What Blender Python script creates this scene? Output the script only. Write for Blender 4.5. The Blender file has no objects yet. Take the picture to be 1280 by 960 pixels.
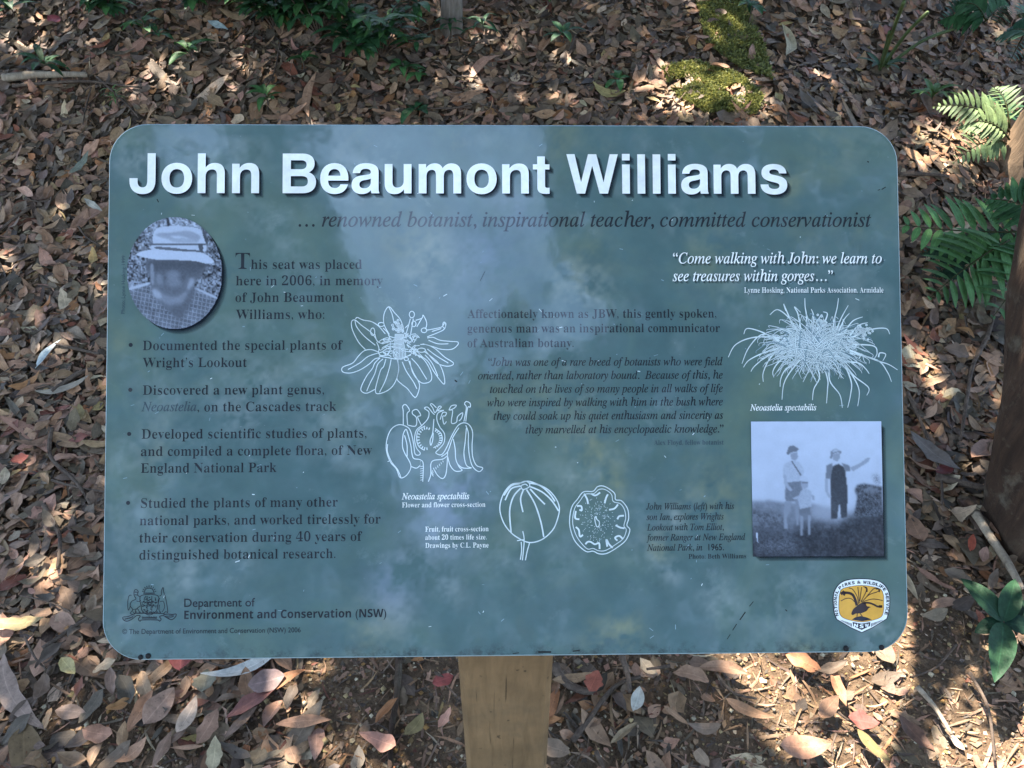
import bpy, math, random
import numpy as np
from mathutils import Vector, Matrix
random.seed(7); RNG = np.random.default_rng(11)
C = bpy.context.scene.collection
SC = bpy.context.scene
R = math.radians

# ------------------------------------------------------------------ camera, sky, sun, exposure
CAM = np.array([0.0, 0.0, 1.55]); PITCH = R(40.5); F = 1000.0
FWD = np.array([0, math.cos(PITCH), -math.sin(PITCH)]); RIGHT = np.array([1.0, 0, 0]); UP = np.array([0, math.sin(PITCH), math.cos(PITCH)])
cd = bpy.data.cameras.new('camera'); cam = bpy.data.objects.new('camera', cd); C.objects.link(cam)
cd.sensor_width = 36; cd.lens = 36 * F / 1280; cd.clip_start = 0.05; cd.clip_end = 500
cam.location = CAM; cam.rotation_euler = (math.pi / 2 - PITCH, 0, 0); SC.camera = cam

SUN_EL, SUN_AZ = R(60), R(-28)                      # azimuth from +Y (ahead), negative = to the left
SUN = np.array([math.sin(SUN_AZ) * math.cos(SUN_EL), math.cos(SUN_AZ) * math.cos(SUN_EL), math.sin(SUN_EL)])
w = bpy.data.worlds.new('World'); SC.world = w; w.use_nodes = True
nt = w.node_tree; bg = nt.nodes['Background']
sky = nt.nodes.new('ShaderNodeTexSky'); sky.sky_type = 'NISHITA'; sky.sun_disc = False
sky.sun_elevation = SUN_EL; sky.sun_rotation = SUN_AZ; sky.air_density = 1.0; sky.dust_density = 1.5; sky.ozone_density = 1.0
tcw = nt.nodes.new('ShaderNodeTexCoord'); nzw = nt.nodes.new('ShaderNodeTexNoise'); nzw.inputs['Scale'].default_value = 2.6; nzw.inputs['Detail'].default_value = 7; nzw.inputs['Roughness'].default_value = 0.62
rpw = nt.nodes.new('ShaderNodeValToRGB'); rpw.color_ramp.elements[0].position = 0.42; rpw.color_ramp.elements[1].position = 0.66; rpw.color_ramp.elements[1].color = (0.38, 0.38, 0.38, 1)
mxw = nt.nodes.new('ShaderNodeMix'); mxw.data_type = 'RGBA'; mxw.inputs[7].default_value = (5.4, 7.6, 10.6, 1)      # bluish cloud added to brighten the ambient light and the mirrored sky
nt.links.new(tcw.outputs['Generated'], nzw.inputs['Vector']); nt.links.new(nzw.outputs[0], rpw.inputs[0]); nt.links.new(rpw.outputs[0], mxw.inputs[0]); nt.links.new(sky.outputs[0], mxw.inputs[6])
nt.links.new(mxw.outputs[2], bg.inputs[0]); bg.inputs[1].default_value = 0.09
sl = bpy.data.lights.new('sun', 'SUN'); sl.energy = 3.7; sl.angle = R(0.53); sl.color = (1.0, 0.93, 0.82)
so = bpy.data.objects.new('sun', sl); C.objects.link(so); so.rotation_euler = Vector(SUN).to_track_quat('Z', 'Y').to_euler(); so.location = (0, 0, 12)
SC.view_settings.view_transform = 'Standard'; SC.view_settings.look = 'None'; SC.view_settings.gamma = 1.0
SC.view_settings.use_curve_mapping = False; SC.view_settings.exposure = 2.75
SC.render.engine = 'CYCLES'; SC.cycles.max_bounces = 6; SC.cycles.diffuse_bounces = 3; SC.cycles.glossy_bounces = 3
SC.cycles.transparent_max_bounces = 12; SC.cycles.transmission_bounces = 2; SC.cycles.use_denoising = True
SC.cycles.caustics_reflective = False; SC.cycles.caustics_refractive = False

# ------------------------------------------------------------------ small helpers
def lin(c):
    c = np.asarray(c, float) / 255.0
    return np.where(c <= 0.04045, c / 12.92, ((c + 0.055) / 1.055) ** 2.4)
def vnoise(x, y, s, seed=0):                         # cheap smooth value noise
    x = np.asarray(x, float) * s + seed * 17.3; y = np.asarray(y, float) * s + seed * 9.1
    xi = np.floor(x); yi = np.floor(y); fx = x - xi; fy = y - yi
    fx = fx * fx * (3 - 2 * fx); fy = fy * fy * (3 - 2 * fy)
    h = lambda a, b: np.modf(np.abs(np.sin(a * 127.1 + b * 311.7 + seed * 3.7) * 43758.5453))[0]
    return (h(xi, yi) * (1 - fx) + h(xi + 1, yi) * fx) * (1 - fy) + (h(xi, yi + 1) * (1 - fx) + h(xi + 1, yi + 1) * fx) * fy
def ground(x, y):
    x = np.asarray(x, float); y = np.asarray(y, float)
    t = np.clip(y - 1.45, 0, 3.6)
    z = 0.36 * t - 0.045 * np.clip(0.5 - np.abs(t - 0.25), 0, 1) * 0
    z = np.where(y > 1.45, 0.40 * t * t / (t + 0.35), 0)
    z = z + 0.05 * (vnoise(x, y, 1.3, 1) - 0.5) + 0.03 * (vnoise(x, y, 3.1, 2) - 0.5) + 0.012 * (vnoise(x, y, 9, 3) - 0.5)
    return z + 0.10 * np.exp(-((x - 0.78) ** 2 / 0.16 + (y - 2.7) ** 2 / 0.10))
def ray(px, py):
    d = FWD + RIGHT * ((px - 640) / F) - UP * ((py - 480) / F)
    return d / np.linalg.norm(d)
def at(px, py, h=0.0):                              # the point of the ground (plus h) seen at that spot of the photo
    d = ray(px, py); lo, hi = 0.2, 30.0
    ts = np.linspace(0.3, 14, 700); p = CAM + ts[:, None] * d
    k = np.argmax(p[:, 2] < ground(p[:, 0], p[:, 1]) + h)
    lo, hi = ts[max(k - 1, 0)], ts[k]
    for _ in range(20):
        m = (lo + hi) / 2; q = CAM + m * d
        if q[2] < ground(q[0], q[1]) + h: hi = m
        else: lo = m
    return CAM + hi * d
def project(p):
    q = np.asarray(p, float) - CAM; z = q @ FWD
    return 640 + F * (q @ RIGHT) / z, 480 - F * (q @ UP) / z
def in_poly(x, y, poly):
    x = np.asarray(x); y = np.asarray(y); r = np.zeros(x.shape, bool); n = len(poly)
    for i in range(n):
        (x1, y1), (x2, y2) = poly[i], poly[(i + 1) % n]
        if y1 == y2: continue
        r ^= ((y1 > y) != (y2 > y)) & (x < (x2 - x1) * (y - y1) / (y2 - y1) + x1)
    return r
def mesh(name, v, f, mats, mi=None, col=None, uv=None, smooth=False):
    me = bpy.data.meshes.new(name); v = np.asarray(v, np.float32)
    if isinstance(f, np.ndarray) and f.ndim == 2:
        n, k = f.shape
        me.vertices.add(len(v)); me.vertices.foreach_set('co', v.ravel())
        me.loops.add(n * k); me.loops.foreach_set('vertex_index', f.ravel().astype(np.int32))
        me.polygons.add(n); me.polygons.foreach_set('loop_start', np.arange(0, n * k, k, dtype=np.int32))
        me.update(calc_edges=True)
    else:
        me.from_pydata([tuple(p) for p in v.tolist()], [], [tuple(int(i) for i in q) for q in f]); me.update()
    for m in (mats if isinstance(mats, (list, tuple)) else [mats]): me.materials.append(m)
    if mi is not None: me.polygons.foreach_set('material_index', np.asarray(mi, np.int32))
    if smooth: me.polygons.foreach_set('use_smooth', np.ones(len(me.polygons), bool))
    if col is not None:
        a = me.color_attributes.new('Col', 'FLOAT_COLOR', 'POINT')
        a.data.foreach_set('color', np.c_[np.asarray(col, np.float32), np.ones(len(v), np.float32)].ravel())
    if uv is not None:
        a = me.attributes.new('leafuv', 'FLOAT_VECTOR', 'POINT')
        a.data.foreach_set('vector', np.c_[np.asarray(uv, np.float32), np.zeros(len(v), np.float32)].ravel())
    me.validate(); return me
def obj(name, me, parent=None, loc=(0, 0, 0), label=None, cat=None, group=None, kind=None):
    o = bpy.data.objects.new(name, me); C.objects.link(o); o.location = loc
    if parent is not None: o.parent = parent
    for k, val in (('label', label), ('category', cat), ('group', group), ('kind', kind)):
        if val: o[k] = val
    return o
def thing(name, loc, label, cat, group=None): return obj(name, None, None, loc, label, cat, group)
def tube(pts, rad, n=8, cap=True, wob=0.0):
    pts = np.asarray(pts, float); m = len(pts); rad = np.broadcast_to(np.asarray(rad, float), (m,))
    tan = np.gradient(pts, axis=0); tan /= np.linalg.norm(tan, axis=1)[:, None]
    ref = np.array([0, 0, 1.0]) if abs(tan[0, 2]) < 0.8 else np.array([1.0, 0, 0])
    V = []
    for i in range(m):
        a = np.cross(tan[i], ref); a /= np.linalg.norm(a); b = np.cross(a, tan[i])
        for k in range(n):
            t = 2 * math.pi * k / n; r = rad[i] * (1 + wob * math.sin(3 * t + i * 0.7) + wob * random.uniform(-.5, .5))
            V.append(pts[i] + r * (math.cos(t) * a + math.sin(t) * b))
    Fc = [(i * n + k, i * n + (k + 1) % n, (i + 1) * n + (k + 1) % n, (i + 1) * n + k) for i in range(m - 1) for k in range(n)]
    if cap: Fc += [tuple(range(n))[::-1], tuple(range((m - 1) * n, m * n))]
    return V, Fc
def smooth_path(pts, sub=6, closed=False):           # Catmull-Rom
    p = [np.asarray(q, float) for q in pts]; n = len(p)
    if n < 3: return np.array(p)
    out = []
    for i in range(n if closed else n - 1):
        a, b, c, d = (p[(i - 1) % n] if closed or i > 0 else p[0]), p[i], p[(i + 1) % n], (p[(i + 2) % n] if closed or i + 2 < n else p[-1])
        for k in range(sub):
            t = k / sub
            out.append(0.5 * (2 * b + (c - a) * t + (2 * a - 5 * b + 4 * c - d) * t * t + (3 * b - a - 3 * c + d) * t ** 3))
    if not closed: out.append(p[-1])
    return np.array(out)

# ------------------------------------------------------------------ materials
def material(name):
    m = bpy.data.materials.new(name); m.use_nodes = True; t = m.node_tree
    return m, t, t.nodes['Principled BSDF'], t.nodes, t.links
def N(t, kind, **kw):
    n = t.nodes.new(kind)
    for k, val in kw.items():
        if k in n.inputs.keys() if isinstance(k, str) else False: n.inputs[k].default_value = val
        else: setattr(n, k, val)
    return n
def noise(t, scale, detail=4, rough=0.6, coord=None, dist=0.0):
    n = t.nodes.new('ShaderNodeTexNoise'); n.inputs['Scale'].default_value = scale; n.inputs['Detail'].default_value = detail
    n.inputs['Roughness'].default_value = rough; n.inputs['Distortion'].default_value = dist
    if coord: t.links.new(coord, n.inputs['Vector'])
    return n
def ramp(t, src, stops):
    r = t.nodes.new('ShaderNodeValToRGB'); e = r.color_ramp.elements
    while len(e) < len(stops): e.new(0.5)
    for el, (p, c) in zip(e, stops):
        el.position = p; el.color = (*([c] * 3 if np.isscalar(c) else c), 1)
    t.links.new(src, r.inputs[0]); return r
def mix(t, fac, a, b, mode='MIX'):
    n = t.nodes.new('ShaderNodeMix'); n.data_type = 'RGBA'; n.blend_type = mode
    for s, val in ((0, fac), (6, a), (7, b)):
        if hasattr(val, 'links') or hasattr(val, 'node'): t.links.new(val, n.inputs[s])
        elif np.isscalar(val): n.inputs[s].default_value = val
        else: n.inputs[s].default_value = (*val, 1)
    return n.outputs[2]
def bump(t, bs, h, strength=0.3, dist=0.01):
    b = t.nodes.new('ShaderNodeBump'); b.inputs['Strength'].default_value = strength; b.inputs['Distance'].default_value = dist
    t.links.new(h, b.inputs['Height']); t.links.new(b.outputs[0], bs.inputs['Normal']); return b
def objcoord(t): return t.nodes.new('ShaderNodeTexCoord').outputs['Object']

def leaf_material(name, rough, spec, vein, trans=0.0):
    m, t, bs, nd, lk = material(name)
    a = nd.new('ShaderNodeAttribute'); a.attribute_name = 'Col'
    uv = nd.new('ShaderNodeAttribute'); uv.attribute_name = 'leafuv'
    geo = nd.new('ShaderNodeNewGeometry')
    n1 = noise(t, 60, 4, 0.65, geo.outputs['Position'])
    c = mix(t, 1.0, a.outputs['Color'], ramp(t, n1.outputs[0], [(0.25, 0.62), (0.5, 1.0), (0.75, 1.28)]).outputs[0], 'MULTIPLY')
    n2 = noise(t, 210, 2, 0.5, geo.outputs['Position'])
    c = mix(t, ramp(t, n2.outputs[0], [(0.66, 0.0), (0.74, 0.55)]).outputs[0], c, (0.03, 0.022, 0.015))
    sx = nd.new('ShaderNodeSeparateXYZ'); lk.new(uv.outputs['Vector'], sx.inputs[0])
    ab = nd.new('ShaderNodeMath'); ab.operation = 'ABSOLUTE'; lk.new(sx.outputs[1], ab.inputs[0])
    v = ramp(t, ab.outputs[0], [(0.0, 1.0), (0.09, 0.0)])
    c = mix(t, v.outputs[0], c, mix(t, 1.0, c, (vein,) * 3, 'MULTIPLY'))
    lk.new(c, bs.inputs['Base Color']); bs.inputs['Roughness'].default_value = rough; bs.inputs['Specular IOR Level'].default_value = spec
    bump(t, bs, noise(t, 130, 3, 0.6, geo.outputs['Position']).outputs[0], 0.35, 0.004)
    if trans:
        tr = nd.new('ShaderNodeBsdfTranslucent'); lk.new(c, tr.inputs[0]); ms = nd.new('ShaderNodeMixShader'); ms.inputs[0].default_value = trans
        lk.new(bs.outputs[0], ms.inputs[1]); lk.new(tr.outputs[0], ms.inputs[2]); lk.new(ms.outputs[0], nd['Material Output'].inputs[0])
    return m
M_DRY = leaf_material('dry_leaf', 0.62, 0.35, 1.35)
M_GREEN = leaf_material('green_leaf', 0.5, 0.18, 1.5, 0.15)
M_CROWN = leaf_material('crown_leaf', 0.5, 0.4, 1.2, 0.25)

def soil_material():
    m, t, bs, nd, lk = material('soil'); co = objcoord(t)
    n1 = noise(t, 7, 6, 0.65, co); n2 = noise(t, 60, 5, 0.7, co)
    c = ramp(t, n1.outputs[0], [(0.3, lin((80, 65, 51))), (0.55, lin((118, 96, 75))), (0.75, lin((150, 126, 98)))]).outputs[0]
    c = mix(t, 1.0, c, ramp(t, n2.outputs[0], [(0.3, 0.45), (0.55, 1.0), (0.8, 1.5)]).outputs[0], 'MULTIPLY')
    vo = nd.new('ShaderNodeTexVoronoi'); vo.inputs['Scale'].default_value = 150; lk.new(co, vo.inputs['Vector'])
    wn = ramp(t, vo.outputs['Color'], [(0.72, 0.0), (0.80, 1.0)]); ed = ramp(t, vo.outputs['Distance'], [(0.28, 1.0), (0.42, 0.0)])
    fm = mix(t, 1.0, wn.outputs[0], ed.outputs[0], 'MULTIPLY')
    c = mix(t, fm, c, ramp(t, noise(t, 90, 1, 0.5, co).outputs[0], [(0.4, lin((120, 98, 72))), (0.6, lin((176, 150, 104)))]).outputs[0])
    lk.new(c, bs.inputs['Base Color']); bs.inputs['Roughness'].default_value = 0.9; bs.inputs['Specular IOR Level'].default_value = 0.2
    bump(t, bs, n2.outputs[0], 0.9, 0.02); return m
M_SOIL = soil_material()
def wood_material(name, c0, c1, scale=(60, 60, 6), rough=0.75, bstr=0.4, moss=None, cracks=0.0):
    m, t, bs, nd, lk = material(name); co = objcoord(t)
    mp = nd.new('ShaderNodeMapping'); lk.new(co, mp.inputs[0]); mp.inputs['Scale'].default_value = scale
    n1 = noise(t, 1.0, 6, 0.65, mp.outputs[0], 0.6); n2 = noise(t, 9, 4, 0.6, co)
    c = ramp(t, n1.outputs[0], [(0.3, lin(c0)), (0.7, lin(c1))]).outputs[0]
    c = mix(t, 1.0, c, ramp(t, n2.outputs[0], [(0.3, 0.7), (0.7, 1.25)]).outputs[0], 'MULTIPLY')
    if cracks:                                         # drying checks and dark specks along the grain
        mc = nd.new('ShaderNodeMapping'); lk.new(co, mc.inputs[0]); mc.inputs['Scale'].default_value = (150, 150, 5)
        c = mix(t, ramp(t, noise(t, 1.0, 3, 0.5, mc.outputs[0], 0.3).outputs[0], [(0.66, 0.0), (0.70, cracks)]).outputs[0], c, lin((46, 36, 26)))
        c = mix(t, ramp(t, noise(t, 70, 2, 0.5, co).outputs[0], [(0.70, 0.0), (0.75, cracks)]).outputs[0], c, lin((50, 42, 32)))
        c = mix(t, ramp(t, noise(t, 6, 5, 0.7, co).outputs[0], [(0.52, 0.0), (0.70, 0.5)]).outputs[0], c, lin((92, 82, 66)))
    if moss: c = mix(t, ramp(t, noise(t, 14, 5, 0.7, co).outputs[0], [(0.55, 0.0), (0.68, 0.8)]).outputs[0], c, lin(moss))
    lk.new(c, bs.inputs['Base Color']); bs.inputs['Roughness'].default_value = rough; bs.inputs['Specular IOR Level'].default_value = 0.3
    bump(t, bs, n1.outputs[0], bstr, 0.01); return m
M_POST = wood_material('post_timber', (114, 93, 66), (140, 115, 83), (70, 70, 9), 0.65, 0.3, None, 0.7)
M_BARK = wood_material('grey_bark', (92, 84, 76), (144, 134, 122), (60, 60, 8), 0.85, 0.6, (98, 100, 72))
M_DARK = wood_material('dark_bark', (44, 33, 26), (82, 63, 49), (34, 34, 5), 0.85, 1.0, (104, 96, 82), 0.6)
M_TAN = wood_material('tan_bark', (98, 82, 66), (142, 118, 94), (40, 40, 5), 0.8, 0.5)
M_TWIG = wood_material('twig_bark', (66, 54, 46), (112, 96, 82), (80, 80, 80), 0.85, 0.5)
M_GSTEM = wood_material('green_stem', (58, 74, 42), (92, 106, 62), (60, 60, 20), 0.6, 0.2)
M_PALE = wood_material('pale_wood', (128, 112, 94), (176, 160, 138), (80, 80, 20), 0.8, 0.4)

def coat(bs):
    bs.inputs['Coat Weight'].default_value = COAT; bs.inputs['Coat Roughness'].default_value = 0.065; bs.inputs['Coat IOR'].default_value = 1.8
COAT = 1.0
def coat_wave(t, bs):
    n = noise(t, 13, 3, 0.55, objcoord(t)); b = t.nodes.new('ShaderNodeBump'); b.inputs['Strength'].default_value = 0.045; b.inputs['Distance'].default_value = 0.01
    t.links.new(n.outputs[0], b.inputs['Height']); t.links.new(b.outputs[0], bs.inputs['Coat Normal'])
def panel_material():
    m, t, bs, nd, lk = material('panel_print'); co = objcoord(t)
    n1 = noise(t, 5.5, 6, 0.62, co, 0.8); n2 = noise(t, 26, 5, 0.6, co)
    c = ramp(t, n1.outputs[0], [(0.28, lin((68, 98, 100))), (0.47, lin((74, 102, 102))), (0.58, lin((81, 107, 101))), (0.74, lin((91, 112, 98)))]).outputs[0]
    c = mix(t, 1.0, c, ramp(t, n2.outputs[0], [(0.3, 0.90), (0.7, 1.10)]).outputs[0], 'MULTIPLY')
    n3 = noise(t, 17, 6, 0.72, co, 0.3)                       # pale scuffs and dried water marks
    c = mix(t, ramp(t, n3.outputs[0], [(0.60, 0.0), (0.74, 0.26)]).outputs[0], c, lin((150, 166, 164)))
    n4 = noise(t, 11, 5, 0.7, co, 0.2)                       # algae smudges
    c = mix(t, ramp(t, n4.outputs[1], [(0.60, 0.0), (0.72, 0.18)]).outputs[0], c, lin((140, 142, 104)))
    mp = nd.new('ShaderNodeMapping'); lk.new(co, mp.inputs[0]); mp.inputs['Scale'].default_value = (60, 150, 60); mp.inputs['Rotation'].default_value = (0, 0, 0.5)
    n5 = noise(t, 3.2, 3, 0.6, mp.outputs[0]); gate = ramp(t, noise(t, 8, 3, 0.6, co).outputs[0], [(0.5, 0.0), (0.62, 1.0)])
    sc = mix(t, 1.0, ramp(t, n5.outputs[0], [(0.70, 0.0), (0.76, 0.7)]).outputs[0], gate.outputs[0], 'MULTIPLY')
    c = mix(t, sc, c, lin((178, 190, 190)))                    # scratches
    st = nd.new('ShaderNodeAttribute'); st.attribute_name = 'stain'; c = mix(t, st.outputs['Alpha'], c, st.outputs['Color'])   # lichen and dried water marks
    sx = nd.new('ShaderNodeSeparateXYZ'); lk.new(co, sx.inputs[0])
    lowm = ramp(t, sx.outputs[1], [(-0.2975 + 0.5, 1.0), (-0.283 + 0.5, 0.0)])
    mr = nd.new('ShaderNodeMath'); mr.operation = 'ADD'; mr.inputs[1].default_value = 0.5; lk.new(sx.outputs[1], mr.inputs[0]); lk.new(mr.outputs[0], lowm.inputs[0])
    gr = mix(t, 1.0, lowm.outputs[0], ramp(t, noise(t, 40, 5, 0.75, co).outputs[0], [(0.48, 0.0), (0.62, 0.8)]).outputs[0], 'MULTIPLY')
    c = mix(t, gr, c, lin((40, 50, 50)))                       # grime line along the bottom edge
    lk.new(c, bs.inputs['Base Color']); bs.inputs['Roughness'].default_value = 0.45; bs.inputs['Specular IOR Level'].default_value = 0.3
    coat(bs); coat_wave(t, bs)
    return m
def ink(name, c, coated=True, rough=0.5):
    m, t, bs, nd, lk = material(name); co = objcoord(t)
    n = noise(t, 45, 4, 0.7, co)
    cc = mix(t, 1.0, lin(c), ramp(t, n.outputs[0], [(0.3, 0.88), (0.7, 1.1)]).outputs[0], 'MULTIPLY')
    lk.new(cc, bs.inputs['Base Color']); bs.inputs['Roughness'].default_value = rough; bs.inputs['Specular IOR Level'].default_value = 0.3
    if coated: coat(bs); coat_wave(t, bs)
    return m
def soft_ink(name, c, alpha):
    m, t, bs, nd, lk = material(name); bs.inputs['Base Color'].default_value = (*lin(c), 1); bs.inputs['Alpha'].default_value = alpha
    bs.inputs['Roughness'].default_value = 0.5; bs.inputs['Specular IOR Level'].default_value = 0.2; return m
def print_material(name):
    m, t, bs, nd, lk = material(name); a = nd.new('ShaderNodeAttribute'); a.attribute_name = 'Col'
    lk.new(a.outputs['Color'], bs.inputs['Base Color']); bs.inputs['Roughness'].default_value = 0.5; bs.inputs['Specular IOR Level'].default_value = 0.3
    coat(bs); coat_wave(t, bs); return m
M_PANEL = panel_material()
M_EDGE = ink('panel_edge', (150, 172, 178), False, 0.35)
M_WHITE = ink('white_ink', (244, 249, 244)); M_NAVY = ink('navy_ink', (14, 22, 32)); M_GREY = ink('faded_ink', (52, 70, 78)); M_TEAL = ink('teal_ink', (72, 100, 106)); M_LINE2 = ink('mid_line_ink', (132, 158, 166)); M_LINE = ink('pale_line_ink', (214, 228, 228))
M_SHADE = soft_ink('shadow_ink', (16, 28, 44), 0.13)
M_PHOTO = print_material('photo_print')
M_GOLD = ink('gold_ink', (230, 172, 66)); M_BROWN = ink('brown_ink', (48, 28, 30)); M_INDIGO = ink('indigo_ink', (24, 26, 44))
M_HOLE = ink('dark_plug', (14, 15, 16), False, 0.6)

# ------------------------------------------------------------------ the setting: ground sheet
def build_ground():
    xs = np.r_[np.linspace(-60, -4.2, 24), np.linspace(-4, 4, 200), np.linspace(4.2, 60, 24)]
    ys = np.r_[np.linspace(-60, -1.2, 22), np.linspace(-1, 5.4, 180), np.linspace(5.6, 60, 22)]
    X, Y = np.meshgrid(xs, ys); Z = ground(X, Y); v = np.c_[X.ravel(), Y.ravel(), Z.ravel()]
    nx, ny = len(xs), len(ys); i = np.arange(nx * ny).reshape(ny, nx)
    f = np.c_[i[:-1, :-1].ravel(), i[:-1, 1:].ravel(), i[1:, 1:].ravel(), i[1:, :-1].ravel()]
    obj('ground', mesh('ground', v, f, M_SOIL, smooth=True), kind='structure')
build_ground()

# ------------------------------------------------------------------ the sign
SW, SH = 0.9, 0.6
_r1 = np.array([0.9998, -0.0038, 0.0210]); _r2 = np.array([-0.0034, -0.9971, 0.0369]); _r2 = _r2 - _r1 * (_r1 @ _r2) / (_r1 @ _r1); _r1 /= np.linalg.norm(_r1); _r2 /= np.linalg.norm(_r2)
c2w = lambda q: RIGHT * q[0] - UP * q[1] + FWD * q[2]
SU, SV = c2w(_r1), c2w(_r2); SN = np.cross(SU, SV); SO = CAM + c2w(np.array([-0.004, 0.0036, 0.903]))
_src = [(-SW / 2, SH / 2), (SW / 2, SH / 2), (SW / 2, -SH / 2), (-SW / 2, -SH / 2)]; _dst = [(136.5, 155.8), (1121.4, 158.7), (1135.5, 814.7), (126.2, 825.8)]
_A, _b = [], []
for (x, y), (u, v) in zip(_src, _dst):
    _A += [[x, y, 1, 0, 0, 0, -u * x, -u * y], [0, 0, 0, x, y, 1, -v * x, -v * y]]; _b += [u, v]
HI = np.linalg.inv(np.append(np.linalg.solve(np.array(_A), np.array(_b)), 1).reshape(3, 3))
def P(pts):                                          # where on the panel a printed detail sits (metres from its centre)
    p = np.atleast_2d(np.asarray(pts, float)); q = np.c_[p, np.ones(len(p))] @ HI.T
    return q[:, :2] / q[:, 2:]
PXM = SW / 990.0
class Print:
    def __init__(s): s.v, s.f, s.m, s.mats, s.n = [], [], [], [], 0
    def add(s, v2, faces, mat, z):
        if mat not in s.mats: s.mats.append(mat)
        v2 = np.asarray(v2, float); s.v.append(np.c_[v2, np.full(len(v2), z)]); k = s.mats.index(mat)
        for q in faces: s.f.append(tuple(int(i) + s.n for i in q)); s.m.append(k)
        s.n += len(v2)
    def poly(s, pts, mat, z, raw=False):
        p = np.asarray(pts, float) if raw else P(pts); v, f = fill([p]); s.add(v, f, mat, z)
    def stroke(s, pts, wpx, mat, z, sub=5, closed=False, taper=False):
        q = smooth_path(P(pts), sub, closed); q = q if not closed else np.vstack([q, q[:1]])
        if len(q) < 2: return
        tg = np.gradient(q, axis=0); tg /= np.linalg.norm(tg, axis=1)[:, None] + 1e-12; nn = np.c_[-tg[:, 1], tg[:, 0]]
        wd = np.full(len(q), wpx * PXM / 2)
        if taper: wd = wd * np.linspace(1.0, 0.35, len(q))
        v = np.empty((2 * len(q), 2)); v[0::2] = q - nn * wd[:, None]; v[1::2] = q + nn * wd[:, None]
        s.add(v, [(2 * i, 2 * i + 2, 2 * i + 3, 2 * i + 1) for i in range(len(q) - 1)], mat, z)
    def mesh(s, name): return mesh(name, np.vstack(s.v), s.f, s.mats, s.m)
def fill(contours):
    cu = bpy.data.curves.new('outline', 'CURVE'); cu.dimensions = '2D'; cu.fill_mode = 'BOTH'
    for c in contours:
        sp = cu.splines.new('POLY'); sp.points.add(len(c) - 1); sp.use_cyclic_u = True
        sp.points.foreach_set('co', np.c_[c, np.zeros(len(c)), np.ones(len(c))].astype(np.float32).ravel())
    return curve_mesh(cu)
def curve_mesh(cu):
    o = bpy.data.objects.new('outline', cu); C.objects.link(o); dg = bpy.context.evaluated_depsgraph_get(); dg.update()
    me = bpy.data.meshes.new_from_object(o.evaluated_get(dg))
    v = np.empty(len(me.vertices) * 3, np.float32); me.vertices.foreach_get('co', v); v = v.reshape(-1, 3)[:, :2].astype(float)
    f = [tuple(p.vertices) if p.normal.z > 0 else tuple(p.vertices)[::-1] for p in me.polygons]
    bpy.data.objects.remove(o); bpy.data.meshes.remove(me); bpy.data.curves.remove(cu); return v, f
def style(s, st):
    o = ''
    for ch in s:
        a, b, d = {'serif': (0x1d400, 0x1d41a, 0x1d7ce), 'italic': (0x1d434, 0x1d44e, 0), 'sansb': (0x1d5d4, 0x1d5ee, 0x1d7ec), 'sans': (0, 0, 0)}[st]
        if st == 'italic' and ch == 'h': o += '\u210e'
        elif a and 'A' <= ch <= 'Z': o += chr(a + ord(ch) - 65)
        elif b and 'a' <= ch <= 'z': o += chr(b + ord(ch) - 97)
        elif d and '0' <= ch <= '9': o += chr(d + ord(ch) - 48)
        else: o += ch
    return o
_cap = {}
def text_mesh(s, st, off):
    def raw(o):
        cu = bpy.data.curves.new('words', 'FONT'); cu.body = style(s, st); cu.size = 1.0; cu.offset = o; cu.resolution_u = 3
        return curve_mesh(cu)
    if st != 'serif' or not off: return raw(off)
    v, f = raw(0.0); cnt = {}                          # serif: thin the upright strokes only, keep the fine ones
    for q in f:
        for i, j in zip(q, q[1:] + q[:1]): cnt[(i, j)] = 1
    nrm = np.zeros_like(v)
    for i, j in cnt:
        if (j, i) in cnt: continue
        e = v[j] - v[i]; l = np.hypot(*e)
        if l < 1e-9: continue
        n_ = np.array([e[1], -e[0]]) / l; nrm[i] += n_; nrm[j] += n_
    nrm /= np.maximum(np.linalg.norm(nrm, axis=1), 1e-9)[:, None]
    return v + nrm * [off, -off * .15], f
OFF = {'serif': -0.017, 'italic': 0.006, 'sansb': 0.0, 'sans': 0.0}
def words(pr, s, x0, x1, y, cap, st, mat, z=0.0004, shadow=0, off=None):
    off = OFF[st] if off is None else off
    if (st, off) not in _cap:
        h = text_mesh('H', st, off)[0]; _cap[(st, off)] = h[:, 1].max()
    v, f = text_mesh(s, st, off); a, b = P([(x0, y), (x1, y)])
    v = (v - [v[:, 0].min(), 0]) * [np.linalg.norm(b - a) / np.ptp(v[:, 0]), cap * PXM / _cap[(st, off)]]
    d = (b - a) / np.linalg.norm(b - a); d = np.array([1.0, 0.0])
    v = a + v[:, :1] * d + v[:, 1:] * np.array([-d[1], d[0]])
    for k in range(shadow):
        pr.add(v + np.array([1, -1]) * PXM * (0.9 + 0.55 * k), f, M_SHADE, 0.00012 + 0.00004 * k)
    pr.add(v, f, mat, z)

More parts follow.
